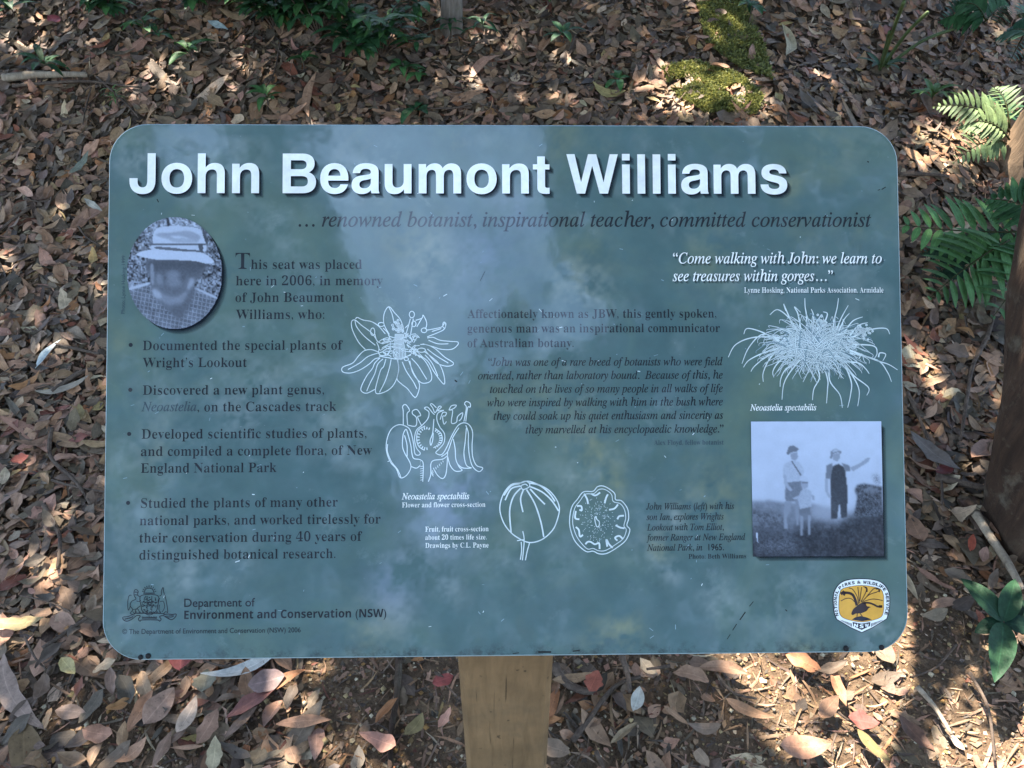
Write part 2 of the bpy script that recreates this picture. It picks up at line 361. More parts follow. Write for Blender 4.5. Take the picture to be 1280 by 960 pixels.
# Title lettering: outlines on a 1000-unit em
GL = {
 'J': (556, ['M484 718 L340 718 L340 230 C340 140 315 103 258 103 C195 103 168 145 168 215 L168 268 L24 268 L24 225 C24 70 110 -19 258 -19 C405 -19 484 70 484 220 Z']),
 'o': (611, ['M306 -14 C470 -14 578 98 578 266 C578 434 470 546 306 546 C142 546 34 434 34 266 C34 98 142 -14 306 -14 Z', 'M306 100 C222 100 176 162 176 266 C176 370 222 432 306 432 C390 432 436 370 436 266 C436 162 390 100 306 100 Z']),
 'n': (611, ['M65 0 L65 532 L198 532 L198 456 C238 516 298 546 372 546 C482 546 546 480 546 358 L546 0 L406 0 L406 322 C406 392 378 428 322 428 C250 428 205 380 205 300 L205 0 Z']),
 'h': (611, ['M65 0 L65 718 L205 718 L205 462 C245 518 300 546 370 546 C482 546 546 480 546 358 L546 0 L406 0 L406 322 C406 392 378 428 322 428 C250 428 205 380 205 300 L205 0 Z']),
 'B': (722, ['M76 0 L76 718 L430 718 C570 718 645 648 645 540 C645 462 608 408 545 378 C628 346 672 288 672 202 C672 76 582 0 432 0 Z', 'M222 434 L402 434 C470 434 502 466 502 517 C502 570 468 596 398 596 L222 596 Z', 'M222 122 L418 122 C490 122 526 156 526 216 C526 278 488 310 414 310 L222 310 Z']),
 'e': (556, ['M528 229 L164 229 C168 142 212 95 287 95 C337 95 370 118 385 162 L520 162 C490 46 405 -14 282 -14 C122 -14 23 92 23 265 C23 438 125 546 280 546 C445 546 537 430 528 229 Z', 'M167 318 L386 318 C380 396 343 437 279 437 C214 437 174 396 167 318 Z']),
 'a': (556, ['M527 0 L386 0 C380 18 377 38 375 58 C335 10 280 -14 212 -14 C98 -14 29 50 29 152 C29 250 85 305 200 321 C290 333 325 338 348 347 C366 355 372 370 372 387 C372 424 340 443 280 443 C220 443 188 420 180 365 L48 365 C54 480 140 546 285 546 C435 546 512 490 512 390 L512 120 C512 50 516 30 527 14 Z', 'M372 268 L372 205 C372 135 325 90 255 90 C200 90 168 115 168 160 C168 204 192 224 250 236 C315 248 345 252 372 268 Z']),
 'm': (889, ['M64 0 L64 532 L197 532 L197 462 C232 516 285 546 350 546 C425 546 470 514 494 458 C532 514 588 546 652 546 C762 546 826 480 826 360 L826 0 L686 0 L686 326 C686 395 658 428 610 428 C550 428 515 385 515 308 L515 0 L375 0 L375 326 C375 395 350 428 300 428 C242 428 204 385 204 308 L204 0 Z']),
 't': (333, ['M10 438 L10 532 L88 532 L88 676 L228 676 L228 532 L309 532 L309 438 L228 438 L228 150 C228 112 240 103 275 103 L309 105 L309 -2 C285 -6 262 -7 240 -7 C135 -7 88 27 88 115 L88 438 Z']),
 'W': (944, ['M6 718 L190 0 L340 0 L472 506 L604 0 L754 0 L938 718 L790 718 L676 206 L546 718 L398 718 L268 206 L154 718 Z']),
 'i': (278, ['M69 0 L69 532 L209 532 L209 0 Z', 'M69 606 L69 725 L209 725 L209 606 Z']),
 'l': (278, ['M69 0 L69 718 L209 718 L209 0 Z']),
 's': (556, ['M508 374 L372 374 C368 420 335 446 275 446 C222 446 194 428 194 399 C194 366 230 355 300 340 C430 313 519 283 519 163 C519 50 430 -14 280 -14 C125 -14 33 52 30 172 L174 172 C176 120 212 88 283 88 C345 88 375 110 375 147 C375 185 340 198 260 215 C120 244 50 287 50 385 C50 485 130 546 275 546 C415 546 500 485 508 374 Z'])}
GL['u'] = (611, [])
def glyph(ch):
    if ch == 'u': return [np.array([[611, 532]]) - c for c in glyph('n')]
    out = []
    for p in GL[ch][1]:
        tk = p.replace('M', ' M ').replace('L', ' L ').replace('C', ' C ').replace('Z', '').split(); i = 0; cur = None; pts = []
        while i < len(tk):
            k = tk[i]
            if k in 'ML': cur = np.array([float(tk[i + 1]), float(tk[i + 2])]); pts.append(cur); i += 3
            else:
                q = np.array([float(a) for a in tk[i + 1:i + 7]]).reshape(3, 2)
                for t in np.linspace(0, 1, 9)[1:]:
                    pts.append((1 - t) ** 3 * cur + 3 * t * (1 - t) ** 2 * q[0] + 3 * t * t * (1 - t) * q[1] + t ** 3 * q[2])
                cur = q[2]; i += 7
        if np.allclose(pts[0], pts[-1]): pts = pts[:-1]
        out.append(np.array(pts))
    return out
def title(s, x0, x1, y, cap):
    V, Fc, adv, n, cut = [], [], 0.0, 0, [0]
    for ch in s + ' ':
        if ch == ' ': adv += 278; cut.append(len(V)); continue
        v, f = fill(glyph(ch)); V.append(v + [adv, 0]); Fc.append(f); adv += GL[ch][0]
    lo, hi = V[0][:, 0].min(), V[-1][:, 0].max(); a, b = P([(x0, y), (x1, y)]); out = []
    for i, j in zip(cut[:-1], cut[1:]):
        pr = Print()
        for v, f in zip(V[i:j], Fc[i:j]):
            v = (v - [lo, 0]) * [np.linalg.norm(b - a) / (hi - lo), cap * PXM / 718]
            for k in range(8): pr.add(a + v + np.array([1, -1]) * PXM * (1.0 + 0.7 * k), f, M_SHADE, 0.0001 + 0.00003 * k)
            pr.add(a + v, f, M_WHITE, 0.0005)
        out.append(pr)
    return out

def rounded(wd, hg, r, n=10, inset=0.0):
    pts = []
    for cx, cy, a0 in ((wd / 2 - r, hg / 2 - r, 0), (-wd / 2 + r, hg / 2 - r, 90), (-wd / 2 + r, -hg / 2 + r, 180), (wd / 2 - r, -hg / 2 + r, 270)):
        for k in range(n + 1):
            a = R(a0 + 90 * k / n); pts.append((cx + (r - inset) * math.cos(a), cy + (r - inset) * math.sin(a)))
    return np.array(pts)
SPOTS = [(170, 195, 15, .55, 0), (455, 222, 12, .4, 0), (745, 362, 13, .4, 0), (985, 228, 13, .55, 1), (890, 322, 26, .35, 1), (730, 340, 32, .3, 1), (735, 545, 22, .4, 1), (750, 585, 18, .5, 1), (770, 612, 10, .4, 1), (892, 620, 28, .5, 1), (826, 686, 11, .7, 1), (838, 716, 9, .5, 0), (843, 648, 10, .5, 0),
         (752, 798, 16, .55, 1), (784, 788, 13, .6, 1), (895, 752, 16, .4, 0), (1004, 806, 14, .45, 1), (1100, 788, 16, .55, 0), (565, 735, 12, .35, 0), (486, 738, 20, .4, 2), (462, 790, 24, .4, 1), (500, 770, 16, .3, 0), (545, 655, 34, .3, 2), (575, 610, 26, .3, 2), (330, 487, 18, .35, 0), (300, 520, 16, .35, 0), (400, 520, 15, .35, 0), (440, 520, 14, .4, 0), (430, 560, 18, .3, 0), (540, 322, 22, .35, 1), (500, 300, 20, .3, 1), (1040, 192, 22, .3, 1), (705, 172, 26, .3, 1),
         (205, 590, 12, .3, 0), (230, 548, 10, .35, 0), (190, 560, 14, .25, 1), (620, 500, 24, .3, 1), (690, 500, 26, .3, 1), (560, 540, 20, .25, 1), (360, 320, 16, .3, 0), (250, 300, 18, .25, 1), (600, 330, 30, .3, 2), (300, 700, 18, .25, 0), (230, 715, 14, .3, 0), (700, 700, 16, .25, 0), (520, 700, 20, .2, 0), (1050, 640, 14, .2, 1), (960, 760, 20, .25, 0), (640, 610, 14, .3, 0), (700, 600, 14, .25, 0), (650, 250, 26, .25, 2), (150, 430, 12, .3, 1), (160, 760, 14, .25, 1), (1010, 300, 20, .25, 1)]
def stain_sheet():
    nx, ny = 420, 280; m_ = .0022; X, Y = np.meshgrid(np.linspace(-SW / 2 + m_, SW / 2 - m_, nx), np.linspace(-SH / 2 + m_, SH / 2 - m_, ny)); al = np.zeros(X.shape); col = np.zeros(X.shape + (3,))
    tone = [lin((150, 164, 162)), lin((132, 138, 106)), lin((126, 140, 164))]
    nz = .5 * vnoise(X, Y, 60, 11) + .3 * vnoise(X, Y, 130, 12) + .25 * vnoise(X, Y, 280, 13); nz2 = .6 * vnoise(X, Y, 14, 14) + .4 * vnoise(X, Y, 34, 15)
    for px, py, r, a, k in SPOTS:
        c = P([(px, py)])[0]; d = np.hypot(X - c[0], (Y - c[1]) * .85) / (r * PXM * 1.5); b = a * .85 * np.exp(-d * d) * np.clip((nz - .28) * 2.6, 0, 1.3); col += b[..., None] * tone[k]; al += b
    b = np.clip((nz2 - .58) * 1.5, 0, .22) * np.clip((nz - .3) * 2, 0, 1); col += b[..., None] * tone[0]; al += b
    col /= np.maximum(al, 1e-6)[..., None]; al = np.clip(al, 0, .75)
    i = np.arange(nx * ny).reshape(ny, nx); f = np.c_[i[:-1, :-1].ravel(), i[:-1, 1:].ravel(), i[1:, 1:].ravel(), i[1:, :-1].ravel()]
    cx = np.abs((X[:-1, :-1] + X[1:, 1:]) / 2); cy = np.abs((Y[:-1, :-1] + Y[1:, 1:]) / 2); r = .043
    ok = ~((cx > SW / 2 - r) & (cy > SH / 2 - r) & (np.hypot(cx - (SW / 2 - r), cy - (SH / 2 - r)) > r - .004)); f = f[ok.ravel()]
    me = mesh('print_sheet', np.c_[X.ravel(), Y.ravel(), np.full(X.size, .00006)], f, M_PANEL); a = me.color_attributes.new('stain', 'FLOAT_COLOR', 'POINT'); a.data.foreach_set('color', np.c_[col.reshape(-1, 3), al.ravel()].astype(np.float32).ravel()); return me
def build_sign():
    foot = at(634, 1000); foot = np.array([SO[0] - 0.004, 0, 0])
    bot = SO - SV * SH / 2
    yf = bot[1] + 0.02                                        # front face of the post
    foot = np.array([bot[0] - 0.005, yf + 0.05, 0.0]); foot[2] = float(ground(foot[0], foot[1]))
    sign = thing('interpretive_sign', foot, 'teal interpretive sign with rounded corners on a tan timber post', 'sign')
    # panel: sheet with rounded corners and a small bevel; front face is print, edges are worn metal
    rg = [(rounded(SW, SH, 0.043), -0.004), (rounded(SW, SH, 0.043), -0.0012), (rounded(SW, SH, 0.043, inset=0.0013), 0.0)]
    n = len(rg[0][0]); v = np.vstack([np.c_[p, np.full(n, z)] for p, z in rg]); f = [tuple(range(n))[::-1]]; mi = [1]
    for k in range(2):
        for i in range(n): f.append((k * n + i, k * n + (i + 1) % n, (k + 1) * n + (i + 1) % n, (k + 1) * n + i)); mi.append(1)
    f.append(tuple(range(2 * n, 3 * n))); mi.append(0)
    pm = mesh('panel', v, f, [M_PANEL, M_EDGE], mi); za = pm.color_attributes.new('stain', 'FLOAT_COLOR', 'POINT'); za.data.foreach_set('color', np.zeros(len(v) * 4, np.float32))
    panel = obj('panel', pm, sign)
    mw = Matrix(np.c_[np.vstack([np.c_[SU, SV, SN], [0, 0, 0]]), np.append(SO - foot, 1)].tolist()); panel.matrix_local = mw
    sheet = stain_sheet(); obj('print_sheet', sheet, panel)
    part = lambda name, pr, lab=None: obj(name, pr.mesh(name) if isinstance(pr, Print) else pr, panel, label=lab)
    # --- title and words
    for pr in title('John Beaumont Williams', 161.5, 984, 242.6, 50): part('title_word', pr)
    pr = Print()
    words(pr, '… renowned botanist, inspirational teacher, committed conservationist', 373, 1089, 284.3, 18.5, 'italic', M_NAVY)
    words(pr, 'T', 294, 312, 337.2, 20, 'serif', M_NAVY, off=-0.02)
    D = [('his seat was placed', 313.5, 452, 337.2), ('here in 2006, in memory', 294.6, 478, 357.6), ('of John Beaumont', 294, 429.5, 378.4), ('Williams, who:', 294.5, 405, 399.7),
         ('Documented the special plants of', 178, 428, 438.5), ('Wright’s Lookout', 178, 308, 459.8), ('Discovered a new plant genus,', 178, 404.5, 494.2), (', on the Cascades track', 246.5, 420, 515),
         ('Developed scientific studies of plants,', 176.5, 457.5, 549), ('and compiled a complete flora, of New', 175.5, 464.5, 570.5), ('England National Park', 175.5, 345, 591.5),
         ('Studied the plants of many other', 175.5, 421.5, 635.2), ('national parks, and worked tirelessly for', 174, 475, 656.9), ('their conservation during 40 years of', 173.5, 452, 678.5), ('distinguished botanical research.', 173.5, 418.5, 699.8)]
    for s, a, b, y in D: words(pr, s, a, b, y, 11.6, 'serif', M_NAVY)
    words(pr, 'Neoastelia', 176, 245, 514.8, 11.6, 'italic', M_GREY)
    for x, y in ((163, 432), (162.5, 488), (161, 543), (159.5, 629)):
        pr.poly([(x + 2.6 * math.cos(k * math.pi / 6), y + 2.6 * math.sin(k * math.pi / 6)) for k in range(12)], M_NAVY, 0.0004)
    for s, a, b, y in (('Affectionately known as JBW, this gently spoken,', 584, 895, 398.4), ('generous man was an inspirational communicator', 584, 899.5, 416.6), ('of Australian botany.', 584, 716.5, 434.9)):
        words(pr, s, a, b, y, 10.6, 'serif', M_NAVY)
    for s, a, b, y in (('“John was one of a rare breed of botanists who were field', 610, 903, 458.2), ('oriented, rather than laboratory bound.  Because of this, he', 597, 903, 475), ('touched on the lives of so many people in all walks of life', 612, 903, 491.9),
                       ('who were inspired by walking with him in the bush where', 608.5, 903, 508.6), ('they could soak up his quiet enthusiasm and sincerity as', 616.5, 903.5, 525.4), ('they marvelled at his encyclopaedic knowledge.”', 656.5, 904, 542.4)):
        words(pr, s, a, b, y, 10, 'italic', M_NAVY)
    words(pr, 'Alex Floyd, fellow botanist', 817, 904, 556.7, 6, 'serif', M_GREY)
    for s, a, b, y in (('“Come walking with John: we learn to', 841, 1102, 330.3), ('see treasures within gorges…”', 840.5, 1041, 352.3)):
        words(pr, s, a, b, y, 13.6, 'italic', M_WHITE, shadow=5, off=0.006)
    words(pr, 'Lynne Hosking, National Parks Association, Armidale', 930, 1104, 366.8, 6.6, 'serif', M_WHITE, shadow=3)
    words(pr, 'Neoastelia spectabilis', 501.5, 586, 624.7, 7.8, 'italic', M_WHITE, off=0.01)
    words(pr, 'Flower and flower cross-section', 502, 606, 634.6, 6, 'serif', M_WHITE)
    for s, b, y in (('Fruit, fruit cross-section', 610, 664.8), ('about 20 times life size.', 607.5, 675), ('Drawings by C.L. Payne', 610, 685.1)): words(pr, s, 531, b, y, 6, 'serif', M_WHITE)
    words(pr, 'Neoastelia spectabilis', 937, 1020, 513.8, 7.8, 'italic', M_WHITE, off=0.01)
    for s, a, b, y in (('John Williams (left) with his', 807, 917, 637.4), ('son Ian, explores Wrights', 807.5, 904, 650.4), ('Lookout with Tom Elliot,', 808, 904, 663.4), ('former Ranger at New England', 807.5, 931, 676.1), ('National Park, in  1965.', 808, 904, 688.8)):
        words(pr, s, a, b, y, 8, 'italic', M_NAVY)
    words(pr, 'Photo: Beth Williams', 860, 932, 698.6, 5.6, 'serif', M_NAVY)
    words(pr, 'Department of', 229.5, 318, 758.8, 10, 'sans', M_NAVY, off=0.008)
    words(pr, 'Environment and Conservation (NSW)', 229.5, 482, 773.9, 10, 'sansb', M_NAVY)
    words(pr, '© The Department of Environment and Conservation (NSW) 2006', 152, 375, 792.7, 6, 'sans', M_NAVY)
    v, f = text_mesh('Photo: Lynne Hosking 1999', 'sans', 0); v = (v - v.min(0)) / np.ptp(v, axis=0) * [72 * PXM, 6 * PXM]
    pr.add(P([(157, 393)])[0] + np.c_[-v[:, 1], v[:, 0]], f, M_GREY, 0.0004)
    rr = random.Random(5)
    for pts, wd in (([(941, 752), (936, 758)], .9), ([(931, 765), (924, 775)], 1.3), ([(920, 780), (915, 788)], 1.0), ([(912, 793), (908, 799)], .8), ([(1102, 238), (1107, 235)], 1.2), ([(1097, 239), (1100, 238)], 1.0), ([(196, 250), (198, 254)], 1.1), ([(568, 476), (571, 478)], 1.6), ([(981, 762), (983, 764)], 1.2), ([(600, 352), (606, 340)], .6), ([(1084, 203), (1086, 204)], 1.6), ([(640, 817), (648, 816)], 1.0), ([(672, 815), (688, 815)], 2.0), ([(715, 814), (724, 813)], 1.4)): pr.stroke(pts, wd, M_HOLE, 0.0002, 2)
    for k in range(150):
        x, y = rr.uniform(150, 1110), rr.uniform(175, 800); a = rr.gauss(.5, .6); l = rr.uniform(1, 6); pr.stroke([(x, y), (x + l * math.cos(a), y - l * math.sin(a))], rr.uniform(.4, 1.0), M_LINE2 if rr.random() < .7 else M_LINE, 0.0002, 2)
    part('lettering', pr)  # also holds the dark specks and pale scuffs of the panel
    # --- line drawings (traced in the panel's own plane)
    def z2(ox, oy, k, pts): return [(ox + x / k, oy + y / k) for x, y in pts]
    pr = Print(); o = (420, 370, 6.857)
    def S(pts, wd=1.25, closed=False, mat=M_LINE): pr.stroke(z2(*o, pts), wd * .82, mat, 0.0004, 5, closed)
    for pts in ([(455, 335), (410, 250), (410, 160), (450, 98), (500, 150), (550, 210), (578, 290)], [(450, 100), (478, 160), (495, 240)],
                [(250, 465), (190, 400), (140, 300), (130, 230), (160, 212), (220, 260), (300, 320), (345, 380)], [(160, 212), (175, 270), (240, 350), (335, 428)],
                [(165, 205), (180, 190), (230, 212), (300, 225), (360, 262), (420, 330)],
                [(360, 485), (300, 465), (240, 475), (190, 520), (140, 580), (55, 615), (55, 655), (120, 665), (200, 640), (280, 590), (330, 545), (375, 535)], [(355, 495), (270, 525), (200, 580), (100, 635)],
                [(375, 535), (330, 580), (310, 625), (260, 690), (215, 780), (215, 820), (260, 838), (330, 805)], [(400, 545), (355, 590), (330, 670), (290, 750), (260, 820)],
                [(425, 545), (405, 610), (380, 640), (350, 740), (335, 810), (350, 842), (420, 825), (480, 780), (518, 710), (535, 620), (520, 545)], [(470, 548), (455, 620), (420, 730), (370, 830)],
                [(525, 545), (535, 640), (520, 715), (560, 760), (610, 800), (665, 868), (690, 860), (712, 790), (705, 740), (660, 660), (620, 560)], [(565, 570), (600, 650), (660, 740), (690, 800)],
                [(630, 560), (650, 650), (690, 715), (740, 752), (800, 740), (818, 700), (800, 630), (750, 550), (690, 510)], [(645, 540), (700, 600), (750, 680), (775, 720)],
                [(700, 510), (780, 560), (840, 660), (920, 760), (925, 700), (890, 600), (820, 530), (750, 480)], [(760, 510), (820, 580), (870, 690)],
                [(720, 420), (780, 425), (850, 460), (930, 530), (1000, 575), (990, 600), (930, 605), (850, 570), (760, 470)], [(780, 460), (860, 520), (960, 580)],
                [(780, 365), (830, 360), (890, 385), (980, 395), (1040, 400), (1040, 425), (990, 462), (900, 462), (830, 440), (740, 415)], [(790, 385), (870, 415), (960, 415)],
                [(770, 300), (850, 285), (905, 270), (930, 235), (940, 250), (925, 290), (870, 320), (780, 355)], [(680, 215), (735, 195), (745, 170), (775, 235), (765, 290)], [(735, 195), (690, 270)], [(820, 310), (900, 285)],
                [(590, 350), (610, 290), (635, 200)], [(630, 370), (645, 290), (660, 200)], [(590, 280), (620, 250)]): S(pts)
    for k in range(9):
        x = 500 + 10 * k; S([(505 + 8 * k, 330), (500 + 10 * k, 420), (490 + 13 * k, 520), (530 + 3 * k, 550)], 1.0)
    rr = random.Random(3)
    for k in range(26):
        x, y = rr.uniform(355, 500), rr.uniform(370, 525); S([(x, y), (x + rr.uniform(15, 45), y - rr.uniform(-15, 40)), (x + rr.uniform(45, 90), y + rr.uniform(-45, 20))], 1.1)
        x, y = rr.uniform(570, 700), rr.uniform(350, 520); S([(x, y), (x + rr.uniform(-20, 30), y - rr.uniform(10, 40)), (x + rr.uniform(20, 60), y - rr.uniform(-30, 50))], 1.1)
    for cx, cy, a, b in ((385, 250, 26, 17), (312, 312, 18, 32), (648, 165, 22, 28), (752, 300, 24, 20), (665, 245, 18, 24), (925, 255, 12, 26), (730, 470, 34, 18), (600, 545, 18, 14), (395, 500, 28, 16)):
        S([(cx + a * math.cos(t), cy + b * math.sin(t)) for t in np.linspace(0, 6.28, 9)[:-1]], 1.2, True)
    for k in range(26):
        x, y = rr.gauss(530, 28), rr.gauss(275, 26); S([(x - 9, y), (x, y - 9), (x + 9, y), (x, y + 9)], 1.1, True)
    S([(445, 345), (500, 365), (560, 365), (600, 350)], 1.2); S([(365, 520), (450, 535), (530, 545), (640, 510)], 1.4)
    S([(345, 400), (365, 450), (360, 500)]); S([(330, 330), (350, 390), (400, 410), (470, 370)]); S([(400, 280), (440, 320), (460, 370)])
    part('flower_drawing', pr)
    pr = Print(); o = (470, 490, 6.4)
    for pts in ([(215, 270), (215, 160), (210, 120), (235, 105), (265, 150), (245, 180), (250, 270)], [(255, 270), (315, 275), (320, 210), (290, 180), (290, 155), (325, 145), (355, 190), (330, 205), (360, 270)],
                [(360, 275), (410, 220), (420, 165), (385, 135), (410, 125), (445, 165), (465, 185)], [(430, 105), (450, 130), (470, 170), (500, 120), (520, 125), (490, 155), (540, 150), (490, 175), (485, 230), (510, 290)], [(430, 105), (445, 98), (480, 130)],
                [(360, 275), (320, 310), (305, 380), (320, 450), (350, 490), (340, 508), (310, 500), (300, 440), (290, 380), (270, 310), (240, 280), (180, 265), (120, 300), (85, 380), (80, 470), (110, 560), (160, 620), (190, 688), (240, 670), (275, 610), (265, 560), (225, 490), (208, 430), (215, 340), (235, 300)],
                [(240, 300), (255, 350), (275, 430), (285, 500), (300, 535), (350, 545), (375, 580), (370, 720)], [(225, 350), (245, 430), (245, 520)], [(90, 420), (88, 480), (120, 560), (170, 625), (195, 685)], [(280, 600), (320, 612), (350, 590)],
                [(510, 290), (545, 340), (540, 410), (500, 460), (475, 490), (520, 505), (560, 450), (600, 360), (650, 275), (700, 250), (745, 270), (770, 330), (765, 430), (770, 520), (800, 590), (850, 610), (820, 640), (770, 600), (745, 520), (735, 420), (735, 330), (715, 270)],
                [(520, 520), (570, 480), (610, 370), (660, 290)], [(615, 380), (630, 460), (635, 540), (660, 600), (685, 630), (630, 635), (590, 590), (570, 520)], [(720, 290), (710, 400), (700, 500), (720, 590), (760, 610), (690, 610), (650, 580)],
                [(415, 720), (435, 660), (435, 580), (460, 550), (530, 540), (570, 510)], [(570, 480), (565, 580), (555, 660), (530, 695), (490, 670), (455, 610)],
                [(510, 225), (530, 170), (560, 170), (550, 195), (530, 200), (540, 260), (560, 240)], [(580, 150), (600, 115), (640, 110), (620, 135), (585, 150), (610, 155), (600, 250), (640, 245), (650, 200), (690, 170), (680, 215), (660, 235)],
                [(700, 240), (720, 130), (705, 100), (720, 80), (750, 95), (750, 125), (730, 130), (715, 240)], [(460, 220), (450, 330), (430, 390), (435, 430), (450, 390), (455, 330)],
                [(390, 275), (335, 310), (322, 380), (340, 440), (385, 470)], [(470, 295), (520, 340), (520, 410), (455, 450)]): S(pts, 1.3)
    for k in range(13):
        a = R(70 + 17 * k); S([(400 + 75 * math.cos(a), 375 - 92 * math.sin(a)), (400 + 55 * math.cos(a), 375 - 72 * math.sin(a))], 1.6)
    for k in range(10):
        a = R(-65 + 14 * k); S([(440 + 85 * math.cos(a), 378 - 85 * math.sin(a)), (440 + 62 * math.cos(a), 378 - 66 * math.sin(a))], 1.6)
    for k in range(9):
        y = 560 + 18 * k; S([(372 - (0 if y > 580 else 20), y), (350, y + 4)], .9); S([(440 + max(0, 90 - 14 * k), 552 + 14 * k * .9), (455 + max(0, 80 - 14 * k), 566 + 14 * k)], .9)
    part('flower_section_drawing', pr)
    pr = Print(); o = (610, 590, 6.737)
    S([(270, 95), (190, 110), (125, 190), (95, 300), (115, 400), (160, 480), (230, 545), (340, 595), (450, 570), (540, 490), (580, 400), (597, 310), (570, 230), (500, 150), (400, 100), (330, 80)], 1.7, True)
    for pts in ([(270, 120), (190, 145), (140, 240)], [(270, 140), (210, 210), (178, 330), (190, 510)], [(295, 150), (270, 230), (290, 340)], [(320, 150), (390, 270), (440, 420), (465, 550)], [(350, 145), (410, 210), (475, 275)], [(350, 125), (450, 170), (530, 240), (590, 330)],
                [(340, 95), (430, 115), (510, 180), (560, 250)], [(262, 100), (190, 120), (130, 200)]): S(pts, 2.2)
    for pts in ([(288, 500), (300, 580), (285, 745)], [(275, 590), (278, 660), (268, 740)], [(345, 600), (325, 670), (310, 745)], [(240, 580), (300, 570)], [(270, 95), (310, 80), (345, 100), (340, 130), (290, 150), (275, 120), (310, 105), (330, 120)]): S(pts, 1.5)
    part('fruit_drawing', pr)
    pr = Print(); S([(880, 165), (920, 125), (980, 125), (1060, 180), (1070, 235), (1120, 245), (1170, 310), (1180, 390), (1165, 450), (1190, 490), (1160, 570), (1100, 625), (1000, 685), (930, 690), (880, 668), (820, 670), (740, 600), (700, 520), (682, 420), (700, 300), (750, 230), (800, 170)], 1.4, True)
    S([(885, 185), (930, 150), (980, 150), (1035, 190), (1050, 250), (1110, 270), (1145, 320), (1155, 390), (1140, 455), (1160, 490), (1135, 560), (1080, 605), (990, 660), (930, 665), (880, 645), (830, 648), (765, 580), (728, 510), (708, 420), (725, 310), (770, 245), (815, 190)], 1.1, True)
    S([(905, 375), (895, 400), (910, 460), (930, 455), (932, 420), (912, 400)], 1.5, True)
    for pts in ([(805, 185), (830, 230), (838, 270)], [(865, 185), (900, 200), (940, 175)], [(1005, 190), (990, 220), (978, 265)], [(1090, 275), (1060, 310), (1015, 320)], [(1140, 370), (1100, 375), (1085, 400)], [(1145, 475), (1110, 470), (1070, 450)], [(1130, 565), (1100, 540), (1065, 555), (1085, 580)],
                [(1045, 640), (1015, 610), (992, 570), (1000, 630)], [(935, 650), (930, 600), (895, 610), (860, 590), (835, 590), (815, 610)], [(795, 530), (770, 545), (760, 490), (735, 465)], [(765, 400), (730, 390), (735, 330)], [(745, 290), (780, 290), (785, 325), (765, 320)]): S(pts, 2.6)
    for k in range(170):
        a, q = rr.uniform(0, 6.28), rr.uniform(.2, .85); x, y = 925 + 190 * q * math.cos(a), 410 + 225 * q * math.sin(a); S([(x, y), (x + 9 * math.cos(a + .5), y + 9 * math.sin(a + .5))], .55)
    part('fruit_section_drawing', pr)
    pr = Print(); o = (900, 370, 5.565)
    for k in range(430):
        t_ = rr.uniform(0, 6.283); q_ = rr.uniform(.45, 1) if k < 300 else rr.uniform(.25, .7); ex = 655 + 410 * q_ * math.cos(t_); ey = 375 - (250 if math.sin(t_) > 0 else 215) * q_ * math.sin(t_)
        u_ = rr.uniform(.05, .55); bx = 655 + (ex - 655) * u_ + rr.gauss(0, 55); by = 385 + (ey - 385) * u_ + rr.gauss(0, 28); up_ = 10 + 34 * abs(math.cos(t_)); sg = 1 if ex > bx else -1
        pt = [(bx, by), ((bx + ex) / 2, (by + ey) / 2 - up_), (ex, ey), (ex + sg * rr.uniform(5, 24), ey + rr.uniform(6, 34))]
        zz_ = .0003 + .000003 * (k % 70); wd_ = rr.uniform(.8, 1.35)
        pr.stroke(z2(*o, pt), wd_ + .7, M_TEAL, zz_ - .0000015, 6, taper=True); pr.stroke(z2(*o, pt), wd_, M_LINE if rr.random() < .85 else M_LINE2, zz_, 6, taper=True)
    for pts in ([(480, 300), (250, 290), (110, 340), (55, 430)], [(420, 330), (300, 260), (190, 230), (163, 270)], [(440, 330), (300, 270), (200, 360), (150, 475)], [(430, 360), (300, 400), (200, 450), (160, 500)], [(470, 360), (330, 420), (240, 490), (212, 530)], [(560, 440), (480, 540), (440, 620), (428, 725)],
                [(520, 470), (450, 520), (420, 580), (415, 635)], [(640, 430), (690, 560), (650, 650), (640, 728)], [(700, 430), (745, 580), (745, 650), (738, 750)], [(760, 450), (760, 590), (830, 690), (848, 780)], [(850, 460), (920, 560), (965, 660), (955, 770)], [(860, 470), (910, 600), (905, 690), (885, 780)],
                [(860, 470), (930, 560), (1030, 640), (1018, 695)], [(900, 400), (1090, 450), (1160, 530), (1190, 600)], [(900, 380), (1080, 450), (1170, 480), (1232, 518)], [(880, 340), (1060, 350), (1090, 400), (1070, 440)], [(900, 300), (1040, 240), (1150, 230), (1178, 270)], [(860, 460), (960, 470), (1010, 510), (1035, 545)],
                [(600, 280), (600, 150), (590, 80), (588, 20)], [(780, 280), (790, 180), (812, 90), (822, 20)], [(800, 260), (840, 160), (890, 70)], [(820, 260), (860, 170), (898, 125)], [(860, 260), (920, 180), (990, 150)], [(540, 260), (480, 160), (400, 100), (345, 135)], [(520, 240), (470, 130), (440, 60), (455, 110)], [(640, 250), (650, 150), (632, 95)],
                [(560, 240), (540, 130), (515, 80), (560, 120)], [(720, 200), (745, 130), (715, 115)], [(480, 340), (360, 420), (300, 530), (298, 600)], [(500, 380), (400, 470), (365, 530), (372, 570)], [(900, 280), (960, 210), (1025, 190)], [(1100, 430), (1110, 400), (1150, 410), (1130, 455)]):
        pr.stroke(z2(*o, pts), 2.0, M_LINE, 0.0004, 6, taper=True)
    for cx, cy, sx, sy, nn in ((700, 200, 40, 45, 40), (1000, 250, 42, 38, 40), (640, 300, 50, 30, 18), (910, 340, 30, 25, 16)):
        for k in range(nn):
            x, y = rr.gauss(cx, sx * .6), rr.gauss(cy, sy * .6); S([(x - 6, y), (x, y - 6), (x + 6, y), (x, y + 6)], 1.2, True)
    part('tussock_drawing', pr)
